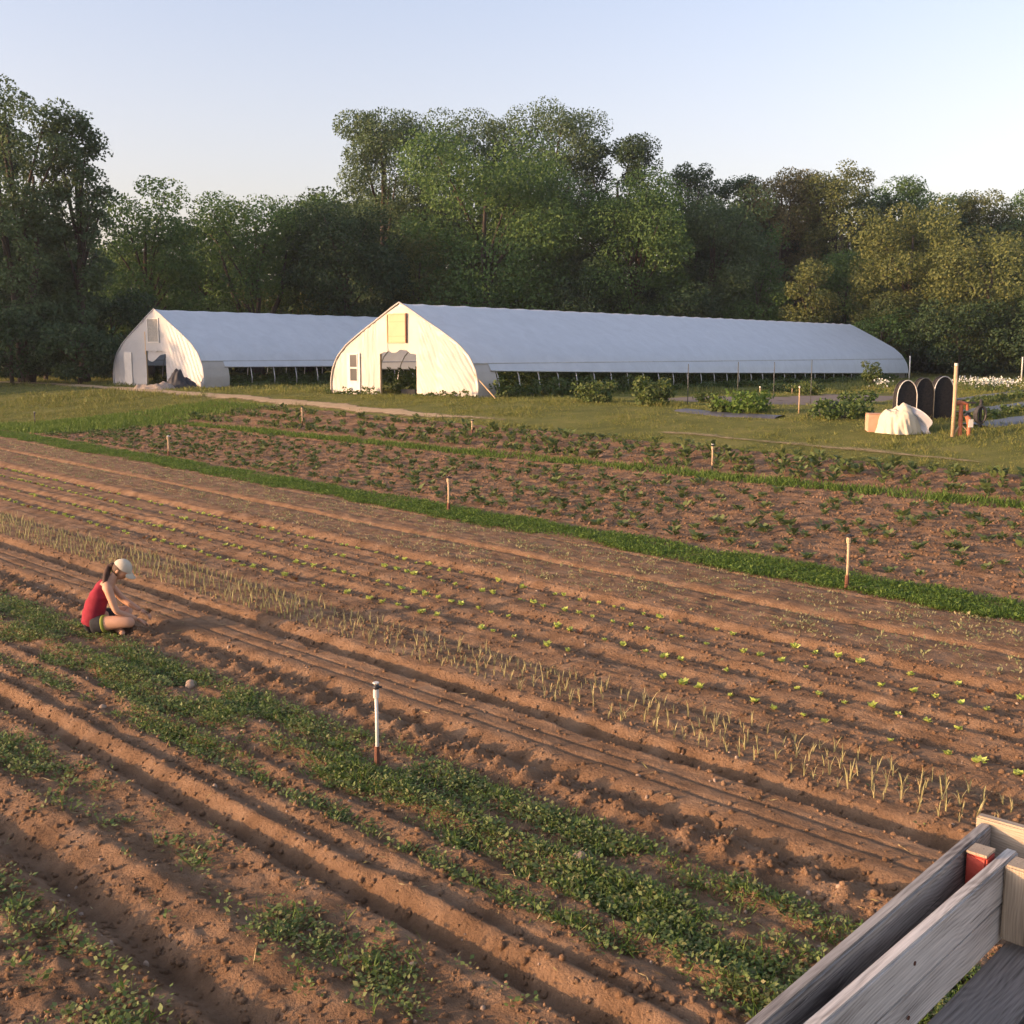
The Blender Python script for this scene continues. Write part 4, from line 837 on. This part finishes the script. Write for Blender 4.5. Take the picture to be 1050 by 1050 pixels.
for i, (px, wp, tpx, Y, m, l) in enumerate(((928.5, 22, 390, 33.0, WHITEP, 'black netted arch with a bright rim, nearest the white tarp'), (946.5, 21, 387.5, 33.8, DKM, 'middle black netted arch between the other two'), (966, 22, 386, 34.6, METAL, 'black netted arch nearest the tall pale post'))):
    X0 = (px - 525) / FOC * Y; z0 = float(land(X0, Y)); h = at_depth(px, tpx, Y)[2] - z0; w = wp / FOC * Y; t_ = thing('netted_hoop', l, 'netted hoop', (X0, Y, z0), .18, 'netted hoops on the garden plot')
    q = [(-w / 2, 0, -.05), (-w / 2, 0, h * .62)] + [(w / 2 * math.cos(math.pi - e), 0, h * .62 + h * .38 * math.sin(e)) for e in np.linspace(.2, math.pi - .2, 11)] + [(w / 2, 0, h * .62), (w / 2, 0, -.05)]
    MB().tube(q, .015, 7).build('hoop', m, t_, True)
    MB().tube([(x_, .22, z_) for x_, _, z_ in q], .018, 7).build('hoop', BLACKP, t_, True)
    g_ = MB(); nq = len(q); g_.add([(x_ * .985, .015, z_ * .99) for x_, _, z_ in q] + [(x_ * .985, .21, z_ * .99) for x_, _, z_ in q], [tuple(range(nq))] + [tuple(range(2 * nq - 1, nq - 1, -1))] + [(j, j + nq, j + 1 + nq, j + 1) for j in range(nq - 1)]); g_.build('net', NET, t_)
heap('black_pots', 957, 424, 1.1, .5, .3, BLACKP, 'dark jumble of pots under the netted hoops', 'pots', 21, .9)
heap('dark_tubing', 855, 426, 1.6, .6, .28, BLACKP, 'tangled dark tubing left of the cardboard box', 'tubing', 27, 1.1)

hz = bpy.data.materials.new('haze_air'); hz.use_nodes = True; hz.node_tree.nodes.clear()
hv = hz.node_tree.nodes.new('ShaderNodeVolumePrincipled'); ho = hz.node_tree.nodes.new('ShaderNodeOutputMaterial'); hz.node_tree.links.new(hv.outputs[0], ho.inputs['Volume'])
hv.inputs['Color'].default_value = (.78, .86, 1.0, 1); hv.inputs['Density'].default_value = .0002; hv.inputs['Anisotropy'].default_value = .2
tag(MB().box((0, 60, 18), (420, 440, 44)).build('haze', hz), 'thin evening haze in the air', 'haze', kind='stuff')
# ---------------------------------------------------------------- the wagon the picture was taken from
WN = Vector((.69, .724, 0)).normalized(); WS = Vector((.724, -.69, 0)).normalized()   # along, and towards the inside (right)
wz = math.atan2(WN.y, WN.x)
w0 = Vector((.625, 2.235, 1.272)); wag = thing('hay_wagon', 'weathered grey wooden wagon corner with double plank side and red block', 'wagon', w0, wz)
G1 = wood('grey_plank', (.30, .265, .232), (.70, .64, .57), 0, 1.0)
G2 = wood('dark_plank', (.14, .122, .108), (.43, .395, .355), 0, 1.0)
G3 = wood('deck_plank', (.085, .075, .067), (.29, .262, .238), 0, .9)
TN = wood('tan_post', (.20, .16, .115), (.42, .34, .25), 2, 1.4)
RD = tex('red_paint', [(.42, .06, .04), (.55, .10, .07)], sc=14, rough=.55, st=.3)
LT = wood('pale_board', (.26, .21, .15), (.48, .40, .31), 1, 1.2)
# local axes: x along the side, y towards the outside (left), z up; the inner boards' inner face is y = -0.02
E = 1.27; B0 = -2.6                                                # far end, near end
def plank(name, c, d, m, par=wag, bev=.006): return MB().box(c, d).build(name, m, par, bevel=bev)
plank('side_board', ((E + B0) / 2, 0, .193), (E - B0, .038, .125), G1); plank('side_board', ((E + B0) / 2, .003, .067), (E - B0, .036, .124), G1)
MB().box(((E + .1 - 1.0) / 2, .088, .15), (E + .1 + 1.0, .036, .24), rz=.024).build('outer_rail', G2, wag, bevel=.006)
plank('end_board', (E + .12, -.43, .185), (.036, 1.16, .20), LT)
plank('stake', (1.185, -.062, .142), (.085, .08, .232), TN)
rs = plank('red_block', (1.17, .056, .165), (.07, .060, .195), RD); MB().box((1.17, .056, .2665), (.069, .059, .008)).build('worn_top', TN, rs)
plank('stake', (-1.3, -.062, .14), (.085, .08, .28), TN); 
y = -.017
for i in range(9):
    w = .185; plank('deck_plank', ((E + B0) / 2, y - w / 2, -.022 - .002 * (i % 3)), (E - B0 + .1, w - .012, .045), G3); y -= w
for x_, z_ in ((1.19, .215), (1.185, .09), (.55, .20), (.53, .06), (-.1, .2), (-.12, .06)): MB().tube([(x_, -.0185 - .09 * (x_ > 1), z_), (x_, -.0215 - .083 * (x_ > 1), z_)], .006, 8).build('nail', RUST, wag)
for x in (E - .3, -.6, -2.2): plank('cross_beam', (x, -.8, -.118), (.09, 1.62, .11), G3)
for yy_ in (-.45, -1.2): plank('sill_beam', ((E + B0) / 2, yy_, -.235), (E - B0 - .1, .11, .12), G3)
for x in (E - .7, -2.1):
    MB().tube([(x, -.05, -.85), (x, -1.65, -.85)], .035, 8).build('axle', RUST, wag)
    plank('bolster', (x, -.825, -.57), (.12, .9, .55), G3)
    for yy_ in (-.1, -1.6):
        wh = MB().tube([(x, yy_ - .09, -.85), (x, yy_ - .075, -.85), (x, yy_ + .075, -.85), (x, yy_ + .09, -.85)], [.38, .42, .42, .38], 22).build('wheel', BLACKP, wag)
        MB().tube([(x, yy_ - .096, -.85), (x, yy_ + .096, -.85)], [.22, .22], 16).build('rim', RUST, wh)

# ---------------------------------------------------------------- the person
SKIN = tex('skin', [(.42, .235, .15), (.50, .285, .19)], sc=8, rough=.6, st=.05)
SHIRT = tex('red_tank_top', [(.18, .011, .024), (.25, .019, .036)], sc=7, rough=.9, st=.5, dist=.02, bsc=9)
SHORT = tex('lime_shorts', [(.22, .25, .04), (.30, .33, .07)], sc=10, rough=.9)
DARKS = tex('dark_shorts', [(.015, .016, .018), (.03, .03, .034)], sc=10, rough=.9)
HAIR = tex('brown_hair', [(.035, .016, .01), (.07, .035, .02)], sc=5, scale=(6, 6, 1), rough=.6, st=.5)
CAPM = tex('cream_cap', [(.46, .41, .32), (.54, .48, .38)], sc=9, rough=.9)
def skin(chains, sub=2):
    """one continuous surface grown over a skeleton: chains of (point, radius); equal points are shared joints"""
    bm_v, bm_e, rad = [], [], []
    key = {}
    def vid(p, r):
        k = tuple(round(c, 4) for c in p)
        if k not in key: key[k] = len(bm_v); bm_v.append(p); rad.append(r)
        return key[k]
    for ch in chains:
        ids = [vid(p, r) for p, r in ch]; bm_e += list(zip(ids[:-1], ids[1:]))
    me = bpy.data.meshes.new('skeleton'); me.from_pydata(bm_v, bm_e, []); ob = bpy.data.objects.new('skeleton', me); COL.objects.link(ob)
    md = ob.modifiers.new('s', 'SKIN'); md.use_smooth_shade = True
    for i, r in enumerate(rad):
        rr = r if hasattr(r, '__len__') else (r, r); me.skin_vertices[0].data[i].radius = rr
    me.skin_vertices[0].data[0].use_root = True
    sb = ob.modifiers.new('u', 'SUBSURF'); sb.levels = sub; sb.render_levels = sub
    dg = bpy.context.evaluated_depsgraph_get(); dg.update(); out = bpy.data.meshes.new_from_object(ob.evaluated_get(dg))
    bpy.data.objects.remove(ob); return out
def join(meshes, name):
    bm = bmesh.new()
    for m in meshes: bm.from_mesh(m)
    o = bpy.data.meshes.new(name); bm.to_mesh(o); bm.free(); return o
def ball(c, r, n=3, f=None):
    bm = bmesh.new(); bmesh.ops.create_icosphere(bm, subdivisions=n, radius=1)
    for v in bm.verts:
        q = v.co.copy()
        if f: q = f(q)
        v.co = Vector((q.x * r[0], q.y * r[1], q.z * r[2])) + Vector(c)
    m = bpy.data.meshes.new('b'); bm.to_mesh(m); bm.free(); return m
# local: x forward, y to the person's left, z up; sitting cross-legged, leaning over the bed
pel, sp1, sp2, che, nk = (0, 0, .115), (.015, 0, .24), (.06, 0, .37), (.135, 0, .49), (.205, 0, .575)
hd0 = (.30, 0, .665)
def arm(s, el, wr):
    sh = (.155, s * .155, .505); return [((.135, 0, .49), .10), ((.145, s * .09, .515), .06), (sh, .052), (((sh[0] + el[0]) / 2, (sh[1] + el[1]) / 2, (sh[2] + el[2]) / 2), .043), (el, .037), (tuple((np.array(el) * .45 + np.array(wr) * .55)), .034), (wr, .024)]
ELR, WRR = (.225, -.215, .265), (.43, -.13, .15)
ELL, WRL = (.30, .20, .30), (.47, .06, .20)
def hand(wr, dirv, upv, s, curl):
    d = Vector(dirv).normalized(); u = Vector(upv).normalized(); u = (u - d * u.dot(d)).normalized(); sd2 = d.cross(u); w = Vector(wr)
    ch = [[(tuple(w), .024), (tuple(w + d * .035), (.034, .018)), (tuple(w + d * .085), (.036, .016))]]; ms = [skin(ch, 2)]
    for k, (o_, l) in enumerate(((-.027, .062), (-.009, .074), (.009, .07), (.027, .054))):
        b0 = w + d * .07 + sd2 * o_; b1 = b0 + d * .025; b2 = b1 + (d * math.cos(curl) - u * math.sin(curl)) * l * .5; b3 = b2 + (d * math.cos(curl * 2) - u * math.sin(curl * 2)) * l * .45
        ms.append(skin([[(tuple(b0), .010), (tuple(b1), .0098), (tuple(b2), .0088), (tuple(b3), .0068)]], 1))
    t0 = w + d * .03 + sd2 * s * .022; t1 = t0 + d * .03 + sd2 * s * .03 - u * .008; t2 = t1 + d * .03 + sd2 * s * .004 - u * .016
    ms.append(skin([[(tuple(t0), .013), (tuple(t1), .011), (tuple(t2), .0085)]], 1)); return ms
def leg(s):
    hip = (.02, s * .10, .115); kn = (.37, s * .27, .155 if s < 0 else .17); an = (.30, -s * .03, .06) if s < 0 else (.22, -s * .08, .05)
    mid = tuple((np.array(hip) + np.array(kn)) / 2 + np.array([0, 0, .012])); cf = tuple(np.array(kn) * .62 + np.array(an) * .38 + np.array([0, 0, .0]))
    ft = (an[0] + .05, an[1] - s * .10, .04); toe = (an[0] + .06, an[1] - s * .19, .035)
    return [(pel, (.15, .115)), (hip, .095), (mid, .078), (kn, .056), (cf, .052), (an, .034), (ft, .036), (toe, .026)]
body = [[(pel, (.15, .115)), (sp1, (.135, .10)), (sp2, (.135, .10)), (che, (.14, .105)), (nk, .055), ((.235, 0, .61), .048), ((.26, 0, .635), .05)], arm(-1, ELR, WRR), arm(1, ELL, WRL), leg(-1), leg(1)]
def face(q):
    # jaw narrows, brow ridge and eye hollows, nose, lips, chin
    x, y_, z = q; k = 1 - .22 * max(0, -z) ** 1.5; y2 = y_ * k; x2 = x * (1 - .08 * max(0, -z))
    if x > .3:
        x2 += .16 * math.exp(-((y_ / .13) ** 2 + ((z + .12) / .2) ** 2)); x2 -= .07 * (math.exp(-(((y_ - .36) / .16) ** 2 + ((z - .08) / .13) ** 2)) + math.exp(-(((y_ + .36) / .16) ** 2 + ((z - .08) / .13) ** 2)))
        x2 += .06 * math.exp(-((y_ / .24) ** 2 + ((z + .48) / .09) ** 2)) + .05 * math.exp(-((y_ / .25) ** 2 + ((z + .85) / .15) ** 2))
    return Vector((x2, y2, z))
head = ball((0, 0, 0), (.094, .074, .112), 4, face)
ears = [ball((-.005, s * .074, -.008), (.018, .010, .03), 2) for s in (-1, 1)]
headm = join([head] + ears, 'h'); HM = Matrix.Translation(hd0) @ Matrix.Rotation(R(-28), 4, 'Z') @ Matrix.Rotation(R(38), 4, 'Y'); headm.transform(HM)
hands = hand(WRR, (.75, .3, -.45), (.3, 0, 1), 1, .35) + hand(WRL, (.7, -.35, -.35), (.3, 0, 1), -1, .6)
pp_ = at(97, 652); pz = float(field_z(pp_[0], pp_[1])[0])
PS = 1.02
per = thing('person', 'person in a red tank top and cream cap sitting on the ground planting', 'person', (pp_[0], pp_[1], pz - .015), R(20)); per.scale = (PS, PS, PS)
link('body', join([skin(body), headm] + hands, 'body'), SKIN, per, True)
def eye(s):
    m = ball((0, 0, 0), (.011, .011, .0075), 2); m.transform(HM @ Matrix.Translation((.083, s * .028, .01))); return m
link('eyes', join([eye(-1), eye(1)], 'eyes'), DARKS, per, True)
# tank top: a slightly larger shell over trunk and shoulder straps, flared at the hem
tk = [[((-.015, 0, .08), (.165, .128)), ((-.005, 0, .15), (.165, .125)), ((.01, 0, .25), (.150, .118)), ((.058, 0, .375), (.147, .116)), ((.125, 0, .475), (.143, .114)), ((.165, 0, .535), (.085, .075)), ((.185, 0, .56), (.068, .062))],
      [((.125, 0, .475), (.143, .114)), ((.14, -.085, .525), .058)], [((.125, 0, .475), (.143, .114)), ((.14, .085, .525), .058)]]
tm = skin(tk)
for v in tm.vertices:
    c_ = np.array(v.co); k_ = .010 * float(fbm(np.array([c_[1] * 9 + c_[2] * 4]), np.array([c_[2] * 7 - c_[0] * 6]), 31, 3)[0]) + .004 * math.sin(c_[2] * 60 + c_[1] * 30); v.co += v.normal * k_
link('tank_top', tm, SHIRT, per, True)
def shortleg(s):
    l = leg(s); hip, mid = np.array(l[1][0]), np.array(l[2][0]); return [(pel, (.150, .115)), (tuple(hip), .104), (tuple(hip * .25 + mid * .75), .094), (tuple(mid * 1.0), .092)]
rh, rm = np.array(leg(-1)[1][0]), np.array(leg(-1)[2][0])
link('shorts', join([skin([[((-.01, 0, .08), .115), (pel, (.150, .115))], shortleg(1), [(pel, (.150, .115)), (tuple(rh), .104)]]), skin([[(tuple(rh * 1.25 - rm * .25), .108), (tuple(rh * .9 + rm * .1), .108), (tuple(rh * .6 + rm * .4), .104), (tuple(rh * .4 + rm * .6), .1)]])], 'shorts'), DARKS, per, True)
l_ = leg(-1); hp, md_ = np.array(l_[1][0]), np.array(l_[2][0])
link('shorts_hem', skin([[(tuple(hp * .66 + md_ * .34), .1045), (tuple(md_ * .5 + hp * .5), .1025), (tuple(md_ * .66 + hp * .34), .0995)]]), SHORT, per, True)
def hairf(q): return Vector((q.x, q.y, q.z))
hm = bmesh.new(); hm.from_mesh(ball((0, 0, 0), (.100, .082, .113), 4))
bmesh.ops.delete(hm, geom=[v for v in hm.verts if v.co.x > .028 and v.co.z < .05 or v.co.z < -.07], context='VERTS')
h_ = bpy.data.meshes.new('h'); hm.to_mesh(h_); hm.free(); h_.transform(HM)
pony = skin([[(tuple(HM @ Vector((-.085, 0, -.0))), .034), (tuple(HM @ Vector((-.12, -.02, -.06))), .036), ((.135, -.06, .59), .034), ((.125, -.09, .535), .022), ((.135, -.105, .495), .009)]], 2)
link('hair', join([h_, pony], 'hair'), HAIR, per, True)
cm = bmesh.new(); cm.from_mesh(ball((0, 0, 0), (.108, .09, .121), 4)); bmesh.ops.delete(cm, geom=[v for v in cm.verts if v.co.z < .028], context='VERTS')
c_ = bpy.data.meshes.new('c'); cm.to_mesh(c_); cm.free()
bb = MB(); n = 9
vs = [(.085 + .0, -.07 + .14 * i / (n - 1), .035 - .012 * abs(i - 4) / 4) for i in range(n)] + [(.105 + .07 * math.sin(math.pi * i / (n - 1)) ** .6, -.078 + .156 * i / (n - 1), .022 - .02 * abs(i - 4) / 4) for i in range(n)]
vs = vs + [(x, y_, z - .006) for x, y_, z in vs]; fs = [(i, i + 1, i + n + 1, i + n) for i in range(n - 1)] + [(i + 2 * n, i + 3 * n, i + 3 * n + 1, i + 2 * n + 1) for i in range(n - 1)] + [(i + n, i + n + 1, i + 3 * n + 1, i + 3 * n) for i in range(n - 1)]
bb.add(vs, fs); bo = bb.build('brim', CAPM); bm_ = bo.data; bpy.data.objects.remove(bo)
cj = join([c_, bm_], 'cap'); cj.transform(HM); link('cap', cj, CAPM, per, True)
# seedlings held in the hand
sm = plant_mesh('held_seedlings', 8, .09, .03, .9, 44); sm.materials.append(LETR); hs = bpy.data.objects.new('held_seedlings', sm); COL.objects.link(hs)
hp_ = per.matrix_basis @ Vector((WRL[0] + .10, WRL[1] - .05, WRL[2] - .02)); M4 = Matrix.Translation(per.location) @ Matrix.Rotation(R(20), 4, 'Z') @ Matrix.Scale(PS, 4)
hs.location = M4 @ Vector((WRL[0] + .085, WRL[1] - .045, WRL[2] - .03)); tag(hs, 'bunch of seedlings held in the hand of the seated person', 'seedlings')
